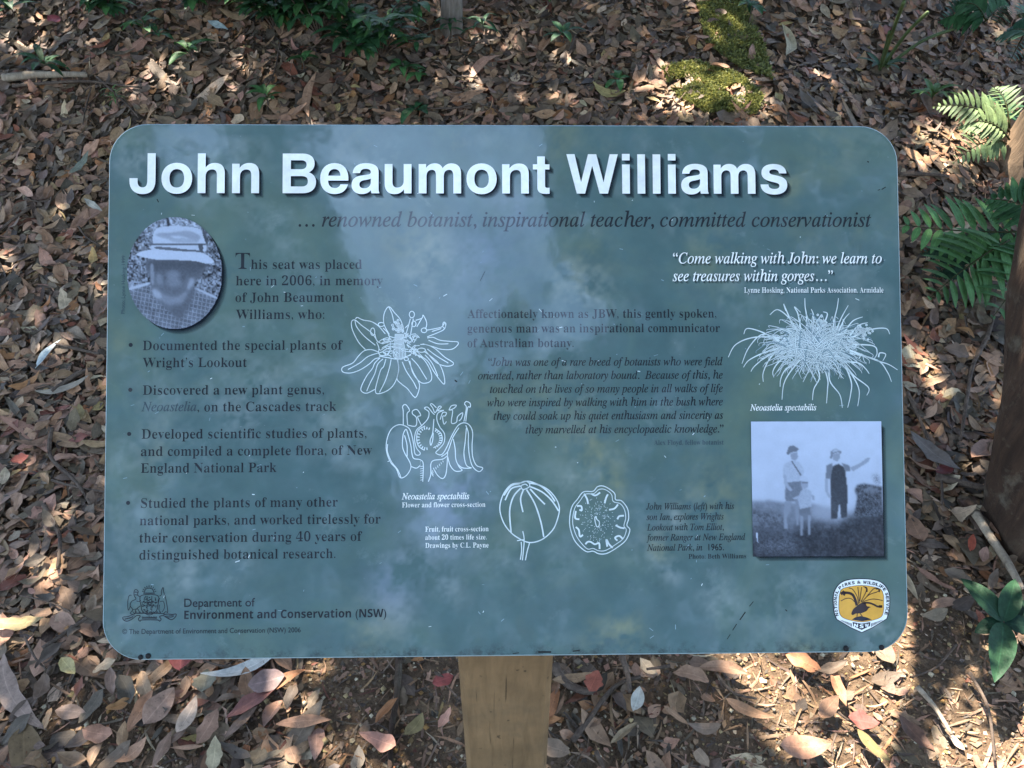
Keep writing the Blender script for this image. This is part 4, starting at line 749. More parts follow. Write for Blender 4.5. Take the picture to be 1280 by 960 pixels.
# leaves that stand out, each where it lies in the photo: px, py, length, width, angle in the picture, colour, label, bend
HERO = [(322, 842, .20, .028, 28, (206, 200, 186), 'long pale cream leaf lying under the lower left edge of the sign', .35), (62, 452, .11, .024, 50, (190, 198, 192), 'short silvery leaf curving on brown litter left of the sign', -.3), (85, 497, .15, .022, 18, (160, 144, 122), 'long beige sickle leaf left of the sign, below the silvery one', .3),
        (30, 790, .13, .035, 4, (168, 142, 84), 'yellow ochre leaf lying flat at the lower left', .05), (22, 880, .24, .040, -62, (168, 138, 116), 'long curved strip of tan bark-like leaf at the lower left corner', .25), (320, 887, .115, .036, 32, (132, 78, 66), 'pale leaf with a dark red patch below the sign', .05), (338, 862, .075, .055, 15, (146, 116, 106), 'broad dusty pink leaf next to the long pale cream leaf', 0),
        (232, 832, .06, .05, 85, (170, 74, 60), 'bright red leaf poking out under the sign edge', 0), (205, 893, .085, .055, 50, (172, 132, 104), 'broad tan leaf in a small pile below the sign', 0), (183, 897, .09, .035, 60, (176, 120, 76), 'orange tan leaf leaning on the small pile below the sign', .1), (92, 843, .06, .03, -50, (190, 168, 96), 'yellow leaf lying beside the lower left corner of the sign', 0), (130, 927, .065, .04, -8, (178, 122, 86), 'orange brown oval leaf in the lower left foreground', 0),
        (795, 884, .055, .028, 75, (196, 190, 172), 'small white leaf right of the timber post', .1), (741, 862, .05, .04, 65, (176, 88, 56), 'orange red leaf on the soil right of the timber post', 0), (555, 860, .045, .035, 20, (160, 66, 54), 'small crimson leaf left of the timber post', 0), (1000, 944, .10, .05, 2, (178, 124, 88), 'large tan leaf in the mottled light at the bottom', 0), (1042, 868, .085, .026, -70, (186, 120, 74), 'upright orange leaf on the pale soil below the emblem', .1), (1000, 838, .075, .04, -25, (190, 120, 66), 'orange brown leaf under the lower edge of the sign near the emblem', 0),
        (1073, 912, .06, .045, -10, (140, 72, 58), 'maroon leaf on the soil below the emblem', 0), (1137, 928, .085, .032, -45, (112, 76, 54), 'dark chestnut leaf lying in the shadow band at lower right', .05), (1084, 943, .075, .028, -45, (136, 116, 62), 'olive yellow leaf with curled edge at the bottom', 0), (1208, 690, .06, .02, 80, (190, 82, 44), 'vivid orange leaf in the dark litter above the seedling', 0), (1162, 578, .16, .05, -38, (122, 108, 96), 'large grey brown leaf in the dark litter beside the trunk', .05), (1175, 600, .05, .04, 10, (112, 44, 38), 'deep red leaf near the foot of the dark trunk', 0),
        (104, 558, .055, .035, 15, (150, 82, 62), 'red brown leaf lying beside a twig left of the sign', 0), (32, 585, .045, .03, 15, (176, 84, 60), 'small orange red leaf near the left edge', 0), (12, 607, .06, .03, 80, (196, 170, 130), 'narrow cream leaf standing at the left edge', 0), (275, 43, .10, .03, -25, (176, 190, 180), 'silvery green leaf among sunny litter at the upper left', 0), (105, 217, .10, .025, 50, (136, 140, 118), 'olive grey leaf beside the upper left of the sign', .1), (120, 268, .085, .022, -35, (196, 184, 160), 'cream leaf touching the left edge of the sign', .1),
        (72, 36, .07, .045, -20, (170, 66, 70), 'pinkish red leaf in the litter at the upper left', 0), (262, 862, .05, .05, 75, (120, 112, 88), 'greenish grey leaf hanging below the red one under the sign', 0), (266, 918, .075, .035, 60, (172, 128, 98), 'curled tan leaf between the pile and the post', .1)]
for px, py, L, W, ang, colr, lab, bend in HERO:
    p = at(px, py); q = at(px + 12 * math.cos(R(ang)), py - 12 * math.sin(R(ang))); yaw = math.atan2(q[1] - p[1], q[0] - p[0])
    hc = lin(colr); hc = (hc * .82 + .18 * hc.mean()) * .85
    single_leaf(p, L, W, yaw, hc, bend=bend, curl=RNG.normal(.05, .1), fold=RNG.normal(.15, .12), roll=RNG.normal(0, .15), lift=.034, label=lab)
def scatter_leaves(total):
    rng = RNG; n = 0; taken = [(h[0], h[1]) for h in HERO]
    zones = [((-10, 140, 150, 960), .30), ((128, 826, 580, 960), .20), ((690, 822, 1290, 960), .16), ((1120, 160, 1250, 800), .16), ((-10, 0, 1290, 160), .18)]
    while n < total:
        r = rng.uniform(); k = 0
        while r > zones[k][1] and k < len(zones) - 1: r -= zones[k][1]; k += 1
        x0, y0, x1, y1 = zones[k][0]; px, py = rng.uniform(x0, x1), rng.uniform(y0, y1)
        if in_poly(np.array(px), np.array(py), SIGN_POLY): continue
        if min((px - a) ** 2 + (py - b) ** 2 for a, b in taken) < (20 if k < 4 else 12) ** 2: continue
        if k in (1, 2) and 400 < px and py > 815 and rng.uniform() < .88: continue
        taken.append((px, py)); p = at(px, py); c, i = leaf_cols(1, rng); long = rng.uniform() < .18; L = rng.uniform(.042, .078) * (1.4 if long else 1); W = L * rng.uniform(.36, .56) * (.5 if long else 1)
        nm = PAL[i[0]][1]; single_leaf(p, L, W, rng.uniform(0, 6.28), c[0] * 1.05, rng.uniform(.8, 1.1), rng.normal(.1, .25), rng.normal(.15, .25), rng.uniform(.02, .1), rng.normal(0, .12), rng.normal(0, .15), rng.normal(0, .22), rng.uniform(.022, .036),
            f'dry {nm} fallen leaf lying loose on the leaf litter', f'{nm} fallen leaves on the ground'); n += 1
scatter_leaves(265)

# ------------------------------------------------------------------ twigs, sticks and roots lying on the ground
def stick(pts, r, label, group=None, mat=None, h=.03, name='twig', cat='twig'):
    w_ = np.array([at(x, y) for x, y in pts]); w_ = smooth_path(w_, 6); w_[:, 2] = ground(w_[:, 0], w_[:, 1]) + h
    v, f = tube(w_ - w_[0], np.linspace(r, r * .6, len(w_)), 7, True, .12)
    return obj(name, mesh(name, v, f, mat or M_TWIG, smooth=True), None, w_[0], label, cat, group)
stick([(8, 108), (60, 103), (112, 104)], .016, 'pale broken stick with two thick ends at the upper left', mat=M_PALE, name='stick', cat='stick')
stick([(20, 118), (110, 112), (180, 120)], .006, 'thin dark twig lying under the pale broken stick')
stick([(1120, 229), (1150, 228), (1182, 231)], .008, 'straight grey stick behind the upper right corner of the sign', name='stick', cat='stick')
stick([(500, 826), (497, 870), (490, 920), (488, 965)], .008, 'dark straight root running down left of the timber post', name='root', cat='root', mat=M_DARK, h=.012)
stick([(692, 835), (708, 858), (735, 868), (750, 858)], .010, 'smooth grey bent root just right of the timber post', name='root', cat='root', h=.012)
stick([(775, 825), (782, 850), (786, 875)], .007, 'short grey twig hanging down from the sign edge on the soil')
stick([(715, 930), (745, 890), (770, 860), (800, 850)], .006, 'dark forked looking twig on bare soil right of the post', h=.012)
stick([(1238, 370), (1233, 420), (1212, 465), (1204, 505), (1196, 560)], .007, 'long curved twig snaking down beside the dark trunk')
stick([(1130, 500), (1150, 545), (1170, 600), (1172, 640)], .005, 'thin twig arching through the dark litter right of the sign')
stick([(1165, 606), (1190, 612), (1232, 622)], .012, 'stout grey stick lying across the dark litter near the trunk', name='stick', cat='stick')
stick([(1212, 650), (1245, 700), (1270, 745)], .012, 'flaking grey stick slanting above the seedling', name='stick', cat='stick', mat=M_PALE)
stick([(1140, 868), (1160, 890), (1183, 927)], .006, 'thin pale twig crossing the shadow band at lower right', mat=M_PALE)
stick([(1205, 850), (1228, 895), (1236, 960)], .004, 'reddish thin twig in the sunny patch at lower right')
stick([(560, 440 + 420), (545, 850), (572, 880)], .003, 'hair thin twig left of the timber post')
stick([(42, 300 - 30), (20, 285), (2, 300)], .006, 'dark twig poking in from the left edge')
stick([(60, 640), (80, 680), (78, 720)], .006, 'short dark twig left of the sign, near the ochre leaf')
stick([(70, 545), (68, 580), (100, 612), (118, 640)], .006, 'bent dark twig curling beside the left edge of the sign')
stick([(60, 440 + 380), (95, 795), (125, 775)], .005, 'thin straight twig pointing at the lower left corner of the sign')
stick([(75, 440), (100, 446), (128, 452)], .006, 'straight brown twig beside the silvery leaf')
stick([(70, 500), (100, 478), (125, 470)], .009, 'thick dark stick crossing under the beige sickle leaf', name='stick', cat='stick')
for k in range(34):
    while True:
        px, py = RNG.uniform(0, 1280), RNG.uniform(10, 955)
        if not in_poly(np.array(px), np.array(py), [(115, 145), (1140, 145), (1150, 835), (110, 835)]): break
    a = RNG.uniform(0, 3.14); l = RNG.uniform(14, 42); b = a + RNG.normal(0, .4)
    stick([(px, py), (px + l * math.cos(a), min(py + l * math.sin(a), 975)), (px + l * (math.cos(a) + math.cos(b)), min(py + l * (math.sin(a) + math.sin(b)) * .8, 990))], RNG.uniform(.0022, .0045), 'thin dry twig lying loose among the fallen leaves', 'small loose twigs in the litter', h=.028)

# ------------------------------------------------------------------ living plants
def blade_mesh(name, b, tip, width, colr, sag=.12, nu=10, nv=4, fold=.18, shape=.9, mat=None):
    b = np.asarray(b, float); tip = np.asarray(tip, float); d = tip - b; L = np.linalg.norm(d); side = np.cross(d / L, [0, 0, 1.0]); side /= np.linalg.norm(side) + 1e-9; upv = np.cross(side, d / L)
    V, UV = [], []
    for i in range(nu + 1):
        t = i / nu; c = b + d * t + upv * L * sag * 4 * t * (1 - t); pr_ = math.sin(math.pi * t ** shape) ** .8 + .03
        for j in range(nv + 1):
            s = -1 + 2 * j / nv; V.append(c + side * s * width / 2 * pr_ + upv * fold * abs(s) * width / 2 * pr_); UV.append((t, s))
    f = [(i * (nv + 1) + j, (i + 1) * (nv + 1) + j, (i + 1) * (nv + 1) + j + 1, i * (nv + 1) + j + 1) for i in range(nu) for j in range(nv)]
    return V, f, UV
def add_leaf(root, base, b, tip, width, colr, **kw):
    V, f, UV = blade_mesh('leaf', np.asarray(b) - base, np.asarray(tip) - base, width, colr, **kw); cc = np.repeat(np.asarray(colr)[None], len(V), 0)
    return obj('leaf', mesh('leaf', V, f, M_GREEN, col=cc, uv=UV, smooth=True), root)
def add_stem(root, base, pts, r, mat=None, name='stem'):
    v, f = tube(smooth_path(np.asarray(pts) - base, 5), r, 6); return obj(name, mesh(name, v, f, mat or M_TWIG, smooth=True), root)
# seedling with five leathery leaves, lower right
base = at(1258, 800); hub = at(1254, 778, .12); root = thing('seedling', base, 'glossy green seedling with five broad leathery leaves at the lower right', 'plant')
add_stem(root, base, [base, (base + hub) / 2 + [0.003, 0, 0], hub], .003)
for (px, py, h, wd, c) in ((1201, 723, .135, .050, (52, 84, 58)), (1269, 724, .14, .042, (54, 88, 60)), (1218, 791, .10, .034, (44, 76, 54)), (1243, 853, .125, .050, (58, 94, 64)), (1296, 790, .115, .045, (40, 70, 54)), (1285, 752, .10, .036, (36, 62, 46))):
    add_leaf(root, base, hub, at(px, py, h), wd, lin(c) * .6, sag=.07, fold=.22, shape=.8)
def tuft_plant(px, py, h, spread, nleaf, wl, c, label, group=None, name='small_plant', up=.35, cat='plant'):
    base = at(px, py); root = thing(name, base, label, cat, group); hub = base + [0, 0, h]
    add_stem(root, base, [base, base + [.004, .003, h * .5], hub], .0025)
    for k in range(nleaf):
        a = 6.283 * k / nleaf + RNG.uniform(-.3, .3); r_ = spread * RNG.uniform(.7, 1.15); b = base + [0, 0, h * RNG.uniform(.55, 1.0)]
        add_leaf(root, base, b, b + [r_ * math.cos(a), r_ * math.sin(a), r_ * RNG.uniform(-.35, up)], wl * RNG.uniform(.8, 1.2), lin(c) * RNG.uniform(.55, 1.15), sag=RNG.uniform(.08, .22), fold=RNG.uniform(.1, .35))
G1, G2, G3 = (58, 94, 58), (74, 112, 62), (98, 130, 72)
for a in ((60, 92, .05, .10, 8, .026, G1, 'low dark green plant with narrow leaves beside the pale broken stick'), (185, 52, .08, .09, 7, .026, G2, 'small green plant in the sunny litter at the upper left'), (240, 82, .07, .10, 7, .03, G2, 'palmate green plant in the litter above the title'), (200, 55, .05, .06, 5, .024, G1, 'dark small plant touching the sunny upper left plant'),
          (335, 138, .06, .08, 7, .026, G2, 'green plant right against the top edge of the sign, left part'), (380, 92, .06, .08, 5, .03, G2, 'five leaved plant standing a little above the sign top'), (150, 142, .09, .05, 16, .006, G3, 'tuft of thin green grass by the upper left corner of the sign'), (440, 72, .09, .14, 10, .036, G1, 'dark leafy plant in front of the shrub at the top'),
          (505, 96, .05, .08, 5, .032, G2, 'broad leaved seedling above the sign, below the top shrub'), (524, 105, .05, .06, 5, .026, G2, 'small bright seedling just right of the broad leaved one'), (520, 145, .03, .08, 6, .03, G1, 'dull green seedling touching the top edge of the sign'), (563, 52, .08, .09, 12, .016, G1, 'spiky green plant growing at the foot of the thin trunk'), (603, 50, .08, .08, 12, .014, G1, 'spiky green plant just right of the thin trunk'),
          (703, 58, .06, .08, 6, .026, G1, 'isolated green seedling in the litter right of the thin trunk'), (692, 5, .06, .07, 6, .03, G3, 'bright green seedling at the very top edge'), (772, 108, .03, .07, 5, .03, G2, 'flat green seedling in the litter left of the moss'), (934, 38, .10, .07, 9, .026, G1, 'dark green leafy sprig beside the upper moss patch'), (1160, 135, .06, .10, 8, .022, G3, 'yellow green herb in the litter at the upper right'),
          (1240, 165, .10, .12, 9, .03, G1, 'dark broad herb behind the sunny ferns'), (20, 30, .09, .12, 8, .03, G1, 'dark herb at the upper left corner')):
    tuft_plant(*a)
def shrub(px, py, n, spread, h, label):
    n = int(n * 1.5); base = at(px, py); root = thing('shrub', base, label, 'shrub')
    for k in range(n):
        a = RNG.uniform(0, 6.28); r_ = spread * math.sqrt(RNG.uniform(0.02, 1)); tp = base + [r_ * math.cos(a), r_ * .7 * math.sin(a), h * RNG.uniform(.4, 1.0)]
        add_stem(root, base, [base, (base + tp) / 2 + [0, 0, h * .15], tp], .003, name='branch'); V, Fc, UV, CC, o_ = [], [], [], [], 0
        for q in range(18):
            t = RNG.uniform(.35, 1); b = base + (tp - base) * t + [0, 0, h * .15 * 4 * t * (1 - t) * .6]; aa = RNG.uniform(0, 6.28); l = RNG.uniform(.05, .10)
            v, f, uv = blade_mesh('x', b - base, b - base + [l * math.cos(aa), l * math.sin(aa), RNG.uniform(-.03, .03)], l * .36, None, nu=5, nv=2, sag=.12)
            V += v; Fc += [tuple(i + o_ for i in g) for g in f]; UV += uv; o_ += len(v); CC += [lin(G1 if RNG.uniform() < .6 else G2) * RNG.uniform(.55, 1.2)] * len(v)
        obj('foliage', mesh('foliage', V, Fc, M_GREEN, col=CC, uv=UV, smooth=True), root)
shrub(400, 48, 12, .30, .30, 'dense dark green shrub filling the top edge above the portrait'); shrub(476, 74, 9, .22, .20, 'lower dark shrub spreading right of the dense top shrub'); shrub(140, 28, 7, .20, .22, 'glossy dark shrub at the top edge on the upper left'); shrub(255, 20, 6, .2, .2, 'small leafy shrub at the top edge with a yellow stem'); shrub(345, 40, 6, .16, .2, 'small shrub beside the dense top shrub')
# ferns
def frond(root, base, b, tip, arch, npin, plen, pw, c, prof=.75, droop=.08, roll=0.0):
    b = np.asarray(b, float); tip = np.asarray(tip, float); d = tip - b; L = np.linalg.norm(d); V, Fc, UV, CC, o_ = [], [], [], [], 0; side = np.cross(d / L, [0, 0, 1.0]); side /= np.linalg.norm(side); upv = np.cross(side, d / L)
    roll = roll or .6 * np.sign(side[1]); side, upv = side * math.cos(roll) + upv * math.sin(roll), upv * math.cos(roll) - side * math.sin(roll)
    cen = lambda t: b + d * t + np.array([0, 0, 1.0]) * arch * 4 * t * (1 - t); rach = [cen(t) for t in np.linspace(0, 1, 14)]
    v, f = tube(np.array(rach) - base, np.linspace(.0035, .001, 14), 5); st = obj('frond', None, root) if False else None
    V += list(v); Fc += f; UV += [(.5, .6)] * len(v); CC += [lin((70, 74, 44)) * .8] * len(v); o_ = len(v)
    for k in range(npin):
        t = .12 + .86 * k / (npin - 1); ln = plen * (math.sin(math.pi * min(1, (t * .93 + .10)) ** prof) ** .8 + .06)
        for sg in (-1, 1):
            q = cen(t); fw = (cen(min(1, t + .02)) - cen(t - .02)); fw /= np.linalg.norm(fw); dd = side * sg * RNG.uniform(.9, 1.05) + fw * RNG.uniform(.35, .6) + upv * RNG.uniform(-.1, .12) - np.array([0, 0, 1.0]) * droop * RNG.uniform(.6, 1.2); dd /= np.linalg.norm(dd); e = q + dd * ln * RNG.uniform(.9, 1.08)
            v, f, uv = blade_mesh('p', q - base, e - base, pw * (ln / plen * .6 + .45), None, nu=7, nv=2, sag=.07, fold=.1, shape=.75)
            V += v; Fc += [tuple(i + o_ for i in g) for g in f]; UV += uv; o_ += len(v); CC += [lin(c) * RNG.uniform(.7, 1.15)] * len(v)
    obj('frond', mesh('frond', V, Fc, M_GREEN, col=CC, uv=UV, smooth=True), root)
def fern(px, py, label, fronds):
    base = at(px, py); root = thing('fern', base, label, 'fern')
    for (bx, by, bh, tx, ty, th, arch, npin, plen, pw, c) in fronds: frond(root, base, at(bx, by, bh), at(tx, ty, th), arch, npin, plen, pw, c)
FG = (88, 128, 76)
fern(1300, 330, 'large dark green fern spreading between the sign and the dark trunk', [(1318, 288, .22, 1118, 279, .20, -.015, 13, .125, .030, FG), (1262, 300, .20, 1160, 374, .10, .02, 12, .135, .026, (86, 124, 74)), (1310, 310, .18, 1240, 398, .10, .02, 10, .145, .028, (80, 118, 72)), (1320, 300, .22, 1230, 250, .25, .04, 11, .10, .028, (62, 98, 60)), (1290, 320, .16, 1180, 318, .12, .03, 10, .08, .026, (54, 86, 56))])
fern(1255, 175, 'pale green sunlit fern in front of the tan trunk', [(1262, 165, .10, 1165, 135, .10, .04, 14, .075, .015, (114, 134, 90)), (1262, 175, .10, 1195, 160, .08, .04, 13, .08, .015, (122, 140, 94)), (1258, 180, .08, 1190, 205, .03, .04, 13, .075, .015, (106, 126, 86)), (1262, 160, .1, 1240, 110, .12, .03, 11, .06, .014, (102, 122, 84))])
fern(1220, 30, 'dark fern at the top edge on the right', [(1235, 25, .15, 1172, 28, .10, .03, 15, .09, .018, G1), (1232, 25, .15, 1195, 8, .16, .03, 14, .08, .018, G1), (1230, 28, .12, 1262, 8, .12, .02, 12, .08, .018, G1)])
fern(1285, 60, 'blue green fern hanging in at the right edge near the top', [(1285, 35, .20, 1262, 78, .05, .02, 12, .075, .016, (66, 104, 80)), (1290, 45, .2, 1245, 50, .1, .03, 12, .07, .016, (60, 96, 74)), (1290, 30, .2, 1270, 20, .15, .02, 10, .06, .016, G1)])
fern(1180, 330, 'small dull fern under the large one beside the sign', [(1215, 325, .05, 1150, 318, .05, .03, 12, .055, .018, (50, 74, 56)), (1210, 335, .05, 1165, 345, .03, .02, 10, .05, .018, (46, 68, 52))])
# young sapling stems upper right
base = at(1098, 92); root = thing('sapling', base, 'leafless green sapling stems fanning out on the upper right slope', 'sapling')
for tx, ty, h in ((1130, -12, .45), (1160, 15, .30), (1195, 35, .12), (1112, 40, .25)):
    tp = at(tx, max(ty, 2), h); add_stem(root, base, [base, (base + tp) / 2 + [0, 0, .03], tp], .006, M_GSTEM, name='stem')
for k in range(7): add_leaf(root, base, base + [0, 0, .02], base + [.10 * math.cos(k), .10 * math.sin(k), .05], .022, lin(G1) * .7)
# moss on the two low humps
def moss(poly, n, label):
    rng = RNG; xs = [p[0] for p in poly]; ys = [p[1] for p in poly]; W_ = np.array([at(*p)[:2] for p in poly]); lo, hi = W_.min(0), W_.max(0)
    p = rng.uniform(lo, hi, (n * 3, 2)); k = in_poly(p[:, 0], p[:, 1], W_) & (vnoise(p[:, 0], p[:, 1], 11, 5) + .35 * rng.uniform(0, 1, n * 3) > .47); p = p[k][:n]; n = len(p); a = rng.uniform(0, 6.28, n); h = rng.uniform(.004, .013, n); wd = rng.uniform(.003, .006, n); g = ground(p[:, 0], p[:, 1]) + .031
    dx, dy = np.cos(a) * wd, np.sin(a) * wd; lx, ly = rng.normal(0, .008, n), rng.normal(0, .008, n)
    v = np.stack([np.stack([p[:, 0] - dx, p[:, 1] - dy, g - .012], -1), np.stack([p[:, 0] + dx, p[:, 1] + dy, g - .012], -1), np.stack([p[:, 0] + lx + dx * .5, p[:, 1] + ly + dy * .5, g + h - .01], -1), np.stack([p[:, 0] + lx - dx * .5, p[:, 1] + ly - dy * .5, g + h - .01], -1)], 1)
    c = np.where(rng.uniform(0, 1, (n, 1)) < .6, lin((148, 146, 80))[None], lin((112, 118, 66))[None]) * rng.uniform(.6, 1.2, (n, 1))
    obj('moss', mesh('moss', v.reshape(-1, 3), np.arange(n * 4).reshape(n, 4), M_CROWN, col=np.repeat(c, 4, 0), uv=np.ones((n * 4, 2))), kind='stuff', label=label, cat='moss')
moss([(828, 92), (870, 84), (920, 100), (952, 128), (944, 150), (880, 148), (848, 130)], 7500, 'bright green moss on a low hump behind the sign'); moss([(866, -14), (918, -14), (950, 55), (966, 108), (925, 92), (882, 60)], 7500, 'olive moss streak on the slope above the bright patch')

# ------------------------------------------------------------------ trees: trunks in view, crowns overhead, and the wood behind the viewer
def trunk_mesh(pts, rad, mat, flare=0.0, n=14):
    p = smooth_path(pts, 6); r = np.interp(np.linspace(0, 1, len(p)), np.linspace(0, 1, len(rad)), rad); return p, r
TREES = []
def tree(label, pts, rad, mat, crown_at, kindname='tree'):
    base = np.asarray(pts[0], float); root = thing(kindname, base, label, 'tree'); p, r = trunk_mesh(pts, rad, mat); v, f = tube(p - base, r, 16, True, .05); obj('trunk', mesh('trunk', v, f, mat, smooth=True), root)
    top = np.asarray(pts[-1], float)
    for c in crown_at:
        q = np.asarray(c, float); v, f = tube(smooth_path([top - [0, 0, .5], (top + q) / 2 + [0, 0, .2], q], 6) - base, np.linspace(rad[-1] * .8, .01, 13), 6); obj('limb', mesh('limb', v, f, mat, smooth=True), root)
    TREES.append([root, base, np.asarray(crown_at, float), [], []])
b1 = at(563, 40)
tree('thin grey sapling trunk rising from the litter at the top', [b1 - [0, 0, .1], b1 + [0, 0, .5], b1 + [-.15, .2, 2.2], b1 + [-.5, .4, 3.8]], [.05, .032, .030, .022], M_BARK, [(-1.6, 4.2, 4.6), (-.3, 3.4, 4.5), (-2.6, 3.2, 4.3)])
b2 = at(1352, 668); t2 = at(1352, 668) * 0
def unproj(px, py, dist): d = FWD + RIGHT * ((px - 640) / F) - UP * ((py - 480) / F); return CAM + d * dist
dep = lambda p: (np.asarray(p) - CAM) @ FWD
d2 = dep(b2)
tree('broad dark brown trunk leaning at the right edge', [unproj(1332, 700, d2 * 1.02) - [0, 0, .1], unproj(1339, 600, d2 * .97), unproj(1350, 450, d2 * .93), unproj(1378, 250, d2 * .90), unproj(1440, 0, d2 * .88), unproj(1440, 0, d2 * .88) + [.3, .3, 2.0]], [.19, .165, .150, .145, .14, .10], M_DARK, [(1.2, 3.2, 4.6), (.6, 2.2, 4.4), (2.2, 2.4, 4.8)])
b3 = at(1284, 210); d3 = dep(b3)
tree('tan trunk with a flared sunlit foot at the upper right edge', [b3 - [0, 0, .08], b3 + [.01, 0, .10], b3 + [.06, -.02, .45], b3 + [.16, -.04, 1.0], b3 + [.35, .0, 2.0], b3 + [.7, .4, 4.0]], [.15, .10, .088, .082, .075, .055], M_TAN, [(3.2, 4.6, 4.8), (1.4, 5.2, 5.0)])
for lab, x, y, r_, cr in (('tall forest tree to the left behind the viewer', -3.2, -4.2, .16, [(-2.6, -4.2, 5.5), (-3.6, -3.2, 4.6)]), ('tall forest tree to the right behind the viewer', 2.8, -3.8, .18, [(2.4, -4.0, 5.4), (3.4, -3.0, 4.5)]), ('forest tree standing straight behind the viewer', .6, -6.2, .17, [(.2, -6.0, 5.0), (1.0, -5.4, 4.0)]), ('low forest tree far left behind the viewer', -1.8, -7.0, .14, [(-1.6, -6.6, 4.6)])):
    z = float(ground(x, y)); tree(lab, [(x, y, z - .1), (x + .05, y, z + 1.5), (x - .05, y + .1, z + 3.6)], [r_, r_ * .8, r_ * .6], M_BARK, cr)

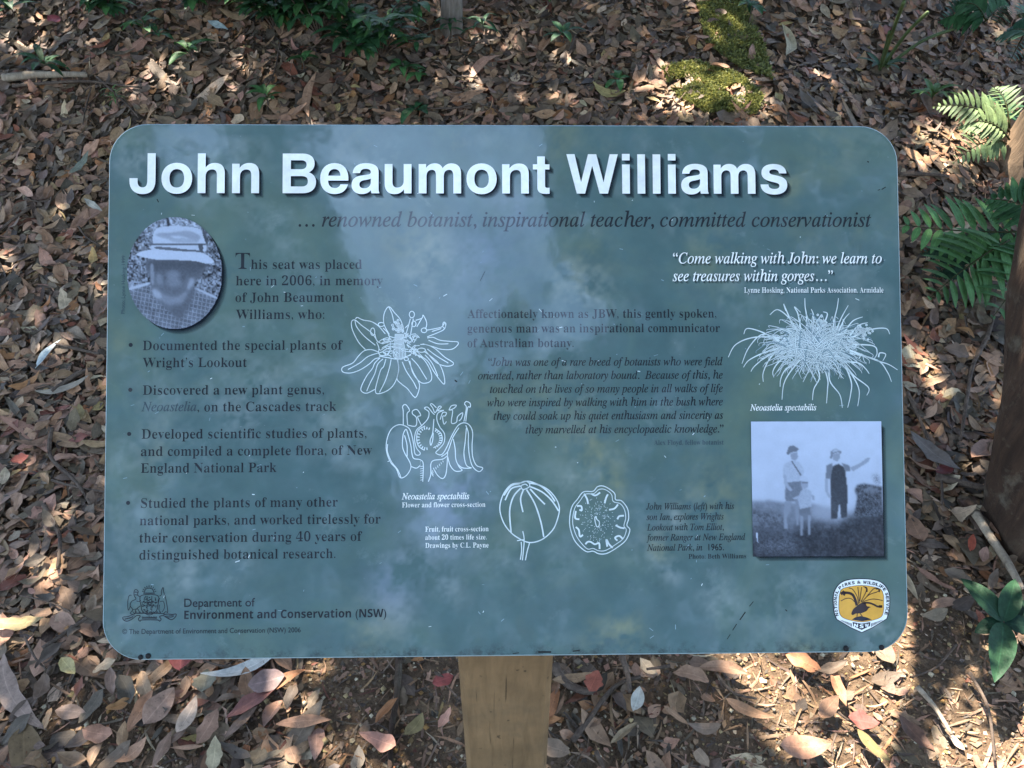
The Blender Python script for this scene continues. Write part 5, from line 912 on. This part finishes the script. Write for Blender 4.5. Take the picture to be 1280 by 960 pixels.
BAND = [(1130, 640), (1300, 640), (1300, 735), (1238, 797), (1186, 850), (1146, 1000), (1100, 1000), (1130, 905), (1148, 850)]
def crown_leaves():
    rng = RNG
    # (a) foliage up-sun of the scene: where it lets sun through decides which spots of the ground are lit
    n = 62000; gx = rng.uniform(-4.2, 4.2, n); gy = rng.uniform(-1.2, 5.6, n); dist = rng.uniform(3.4, 6.0, n)
    p = np.c_[gx, gy, np.zeros(n)] + SUN * dist[:, None]
    q = p.copy()
    for _ in range(6):
        t = (q[:, 2] - ground(q[:, 0], q[:, 1])) / SUN[2]; q = q - SUN * t[:, None]
    ring8 = [(0, 0)] + [(.075 * math.cos(k * math.pi / 4), .075 * math.sin(k * math.pi / 4)) for k in range(8)]
    PR = [project(q + np.array([a, b, 0])) for a, b in ring8]; front = ((q - CAM) @ FWD) > .3
    hole = np.zeros(n)
    for poly, amt in (([(1100, 830), (1180, 700), (1330, 690), (1330, 1040), (1080, 1040)], 1.0), ([(925, 832), (1128, 820), (1150, 852), (1112, 930), (1070, 960), (985, 920)], .9), ([(1150, 165), (1300, 150), (1300, 225), (1165, 228)], .95), ([(826, 84), (950, 100), (950, 150), (846, 145)], .9), ([(875, 5), (925, 5), (945, 80), (900, 85)], .8),
                      ([(0, 10), (340, 55), (350, 135), (180, 135), (0, 110)], .5), ([(-60, 690), (120, 690), (135, 820), (110, 1000), (-60, 1000)], .55), ([(950, 90), (1120, 90), (1130, 150), (960, 150)], .3), ([(-60, 330), (120, 330), (120, 560), (-60, 560)], .25), ([(560, 60), (820, 40), (820, 150), (560, 150)], .25), ([(160, 840), (420, 840), (420, 990), (160, 990)], .3), ([(1130, 370), (1230, 370), (1220, 520), (1130, 520)], .35)):
        hit = np.zeros(n, bool)
        for k_, (X, Y) in enumerate(PR):
            if k_ == 0 or amt > .82: hit |= in_poly(X, Y, poly)
        hole = np.maximum(hole, np.where(hit & front, amt, 0))
    # the panel itself stays in shade: never thin the leaves that screen it
    den = SUN @ SN; tt = ((p - SO) @ SN) / den; h = p - SUN * tt[:, None] - SO; scr = (np.abs(h @ SU) < .50) & (np.abs(h @ SV) < .36)
    keep = (rng.uniform(0, 1, n) > hole) | scr; p = p[keep]
    e = rng.uniform(-1, 1, (2600, 2)) * [.52, .38]; p = np.vstack([p, SO + e[:, :1] * SU + e[:, 1:] * SV + SUN * rng.uniform(3.2, 5.5, (2600, 1))])
    # unseen leaf clusters added low up-sun, shading the band and seedling fairly crisply
    pb = np.array([at(*q_)[:2] for q_ in BAND]); c_ = rng.uniform(pb.min(0), pb.max(0), (4000, 2)); c_ = c_[in_poly(c_[:, 0], c_[:, 1], pb)][:1100]
    p = np.vstack([p, np.c_[c_, ground(c_[:, 0], c_[:, 1])] + SUN * rng.uniform(1.75, 2.5, (len(c_), 1))]); sd = at(1256, 782, .13) + rng.normal(0, 1, (90, 3)) * [.040, .034, .01]; p = np.vstack([p, sd + SUN * rng.uniform(1.75, 2.4, (90, 1))]); low = np.zeros(len(p), bool); low[-len(c_) - 90:] = True
    # (b) the wood behind the viewer: open sky is left where the panel mirrors it
    m = 260000; az = rng.uniform(-75, 75, m); el = np.degrees(np.arcsin(rng.uniform(.05, .999, m))); ds = rng.uniform(5.0, 9.0, m); a, l = np.radians(az), np.radians(el); d = np.c_[np.sin(a) * np.cos(l), -np.cos(a) * np.cos(l), np.sin(l)]
    pos = SO + d * ds[:, None]
    # mirror image of each leaf in the panel -> which spot of the panel shows it
    mir = pos - 2 * ((pos - SO) @ SN)[:, None] * SN; X, Y = project(mir); inside = (X > 60) & (X < 1210) & (Y > 90) & (Y < 900) & ((mir - CAM) @ FWD > 0); pos, X, Y = pos[inside][:50000], X[inside][:50000], Y[inside][:50000]; m = len(pos); gap = np.zeros(m)
    for poly, amt in (([(415, 60), (680, 60), (690, 330), (640, 360), (600, 440), (560, 500), (500, 520), (470, 420), (440, 330), (410, 250)], .985), ([(180, 150), (400, 140), (420, 260), (300, 300), (200, 240)], .45), ([(830, 100), (960, 100), (950, 230), (840, 240)], .75), ([(660, 330), (760, 330), (760, 420), (600, 470)], .7), ([(380, 440), (480, 440), (470, 520), (380, 520)], .4), ([(500, 520), (620, 560), (560, 680), (460, 660)], .5)):
        gap = np.maximum(gap, np.where(in_poly(X, Y, poly), amt, 0))
    cl = vnoise(X, Y, .013, 6) * .6 + vnoise(X, Y, .033, 8) * .4; gap = np.clip(np.where(gap > .9, gap, gap * 1.5 * (cl > .45)) + np.where((cl > .66) & (gap < .9), .4, 0), 0, .99)
    pos = pos[rng.uniform(0, 1, m) > gap]
    for pts, size in ((p, (.115, .20)), (pos, (.09, .17))):
        k = len(pts); L = rng.uniform(*size, k)
        if pts is p: L = np.where(low, L * .36, L)
        v, uv, f = leaf_batch(k, L, L * rng.uniform(.38, .6, k), rng.uniform(.8, 1.1, k), 2, 2, rng.normal(.1, .2, k), rng.normal(.1, .2, k), np.zeros(k), np.zeros(k), rng)
        v = tilt_turn(v, rng.uniform(0, 6.28, k), rng.normal(-.2, .6, k), rng.normal(0, .6, k)) + pts[:, None]
        cents = [np.vstack([t[1][None] + [0, 0, 3], t[2]]) for t in TREES]; dm = np.stack([np.min([np.linalg.norm(pts - c, axis=1) for c in cs], axis=0) for cs in cents]); own = dm.argmin(0); c = np.where(rng.uniform(0, 1, (k, 1)) < .5, lin((52, 70, 40))[None], lin((70, 82, 46))[None]) * rng.uniform(.5, 1.1, (k, 1))
        for i, t in enumerate(TREES):
            s = own == i
            if s.any(): t[3].append(v[s]); t[4].append(c[s])
    for root, base, cs, vs, ccs in TREES:
        if not vs: continue
        v = np.vstack(vs); c = np.vstack(ccs); k = v.shape[1]; i = np.arange(9).reshape(3, 3); f = np.c_[i[:-1, :-1].ravel(), i[1:, :-1].ravel(), i[1:, 1:].ravel(), i[:-1, 1:].ravel()]
        obj('crown', mesh('crown', (v - base).reshape(-1, 3), (f[None] + (np.arange(len(v)) * k)[:, None, None]).reshape(-1, 4), M_CROWN, col=np.repeat(c, k, 0), uv=np.ones((len(v) * k, 2)), smooth=True), root)  # crown meshes also carry the added low shading leaves
crown_leaves()
